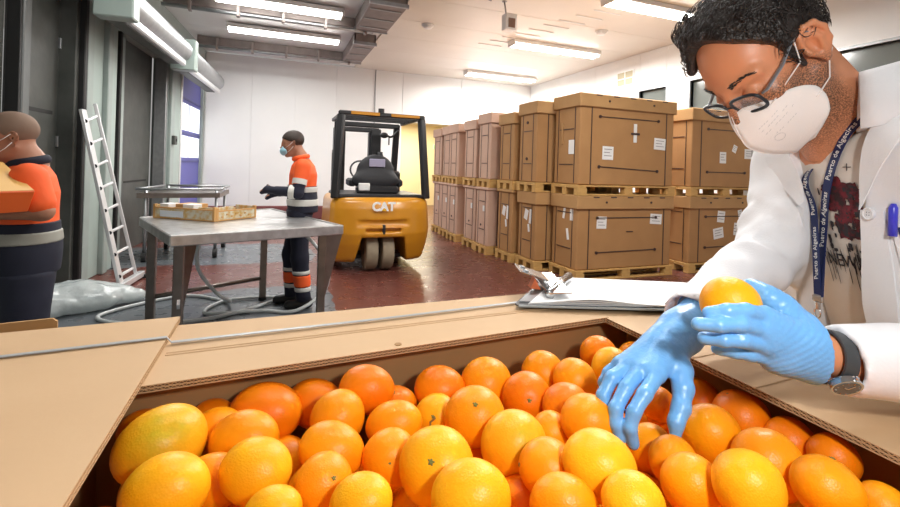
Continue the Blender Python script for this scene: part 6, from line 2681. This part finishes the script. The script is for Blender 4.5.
    tro_o = G(trb, lo2, hi2, 'trousers', M_navy_c, h * 1.1)
    for (z0, z1, m_) in spec['leg_bands']:
        b3 = lambda P, z0=z0, z1=z1: np.maximum(np.maximum(tro(P) - .005, z0 + .25 * P[..., 0] * 0 - P[..., 2]), P[..., 2] - z1)
        G(b3, np.array([lo2[0], lo2[1], z0 - .03]), np.array([.3, .35, z1 + .03]), 'leg_band', m_, h)
    for l_ in legs:
        q = np.array(l_[2])
        so = Field(.03)
        so.cap((q[0] - .04, q[1], .05), (q[0] + .14, q[1], .04), .052, .044)
        so.cap((q[0] - .01, q[1], .06), (q[0] - .01, q[1], .13), .052, .056)
        so.fn(lambda P: .002 - P[..., 2], mode='&', k=.004)
        G(so, (q[0] - .15, q[1] - .09, -.01), (q[0] + .24, q[1] + .09, .18), 'shoe', M_black, h * .9)
    return body_


yaw_2 = math.atan2(.03, -1.0)
yaw_1 = math.atan2(-.385, -.92)
p2 = thing('person', (.245, 5.0, 0), 'masked worker in orange and navy work clothes standing beyond the steel table', 'person')
worker(p2, yaw_2, 1.05, (.085, 0, 1.615), (.0, 0, 1.475), ((-.02, 0, 1.36), (-.03, 0, 1.0)),
       [[(-.01, .20, 1.40), (.03, .25, 1.15), (.235, .19, 1.165)], [(-.01, -.20, 1.40), (.04, -.25, 1.15), (.21, -.16, 1.12)]],
       [[(0, .09, .90), (-.01, .10, .50), (-.06, .10, .09)], [(0, -.09, .90), (.07, -.10, .50), (.05, -.10, .09)]],
       dict(pitch=.22, skin=M_skin_b, hair=(.007, [-.03, -.02, .02, .045, .07, .09]), hairmat=M_hair2, size=(.205, .135), belly=.01, sleeve=.62, shirt_bottom=.95,
            shirt=M_orange_s, collar=M_orange_s, long=True, bands=[(.945, 1.205, M_navy_c), (1.145, 1.20, M_reflect), (1.01, 1.075, M_reflect)],
            leg_bands=[(.165, .215, M_reflect), (.215, .335, M_orange_s), (.335, .38, M_reflect)]), .0125)
b1 = at(29, 160, 2.25)
p1 = thing('person', (b1.x, b1.y, 0), 'bald masked worker in orange polo shirt and navy overalls at the left edge', 'person')
worker(p1, yaw_1, .985, (.066, 0, 1.60), (-.005, 0, 1.475), ((-.0, 0, 1.375), (.0, 0, 1.0)),
       [[(-.0, .20, 1.41), (-.05, .235, 1.255), (.21, .19, 1.255)], [(-.0, -.20, 1.41), (-.02, -.235, 1.22), (.22, -.14, 1.25)]],
       [[(0, .09, .90), (-.01, .10, .50), (-.03, .10, .09)], [(0, -.09, .90), (.03, -.10, .50), (.02, -.10, .09)]],
       dict(pitch=.16, skin=M_skin_b, hair=(.0012, [-.04, -.03, -.0, .02, .2, .2]), hairmat=M_hair_grey, size=(.185, .125), belly=.03, sleeve=.75, shirt_bottom=.93,
            shirt=M_orange_s, collar=M_navy_c, bands=[(.93, 1.19, M_navy_c), (1.085, 1.145, M_reflect_d)], leg_bands=[]), .0105)
# what he holds
hb = at(-4, 187, 2.02)
t = thing('orange_carton', hb, 'flat orange carton with yellow rim held by the worker at the left edge', 'carton')
Mh = Matrix.Translation(hb) @ Matrix.Rotation(-YAW - .35, 4, 'Z') @ Matrix.Rotation(.46, 4, 'Y')
MB().bbox(Mh, .28, .14, .11, .004).build('carton_body', mat('carton_orange', (.80, .13, .015), .5), t)
MB().bbox(Mh @ Matrix.Translation((.0, -.070, .052)), .284, .006, .012, .002).build('carton_rim', mat('carton_rim', (.70, .42, .13), .5), t)
MB().bbox(Mh @ Matrix.Translation((.138, -.070, .0)), .008, .006, .114, .002).build('carton_rim', mat('carton_rim', (.70, .42, .13), .5), t)
MB().bbox(Mh @ Matrix.Translation((.0, .0, .056)), .272, .132, .003, .001).build('carton_top', mat('carton_rim', (.70, .42, .13), .5), t)
for k_ in range(3):
    MB().bbox(Mh @ Matrix.Translation((.07 - .035 * k_, -.071, -.01 + .012 * k_)) @ Matrix.Rotation(.6, 4, 'Y'), .018, .002, .04, .0008).build('carton_print', mat('carton_print_red', (.35, .02, .03), .5), t)
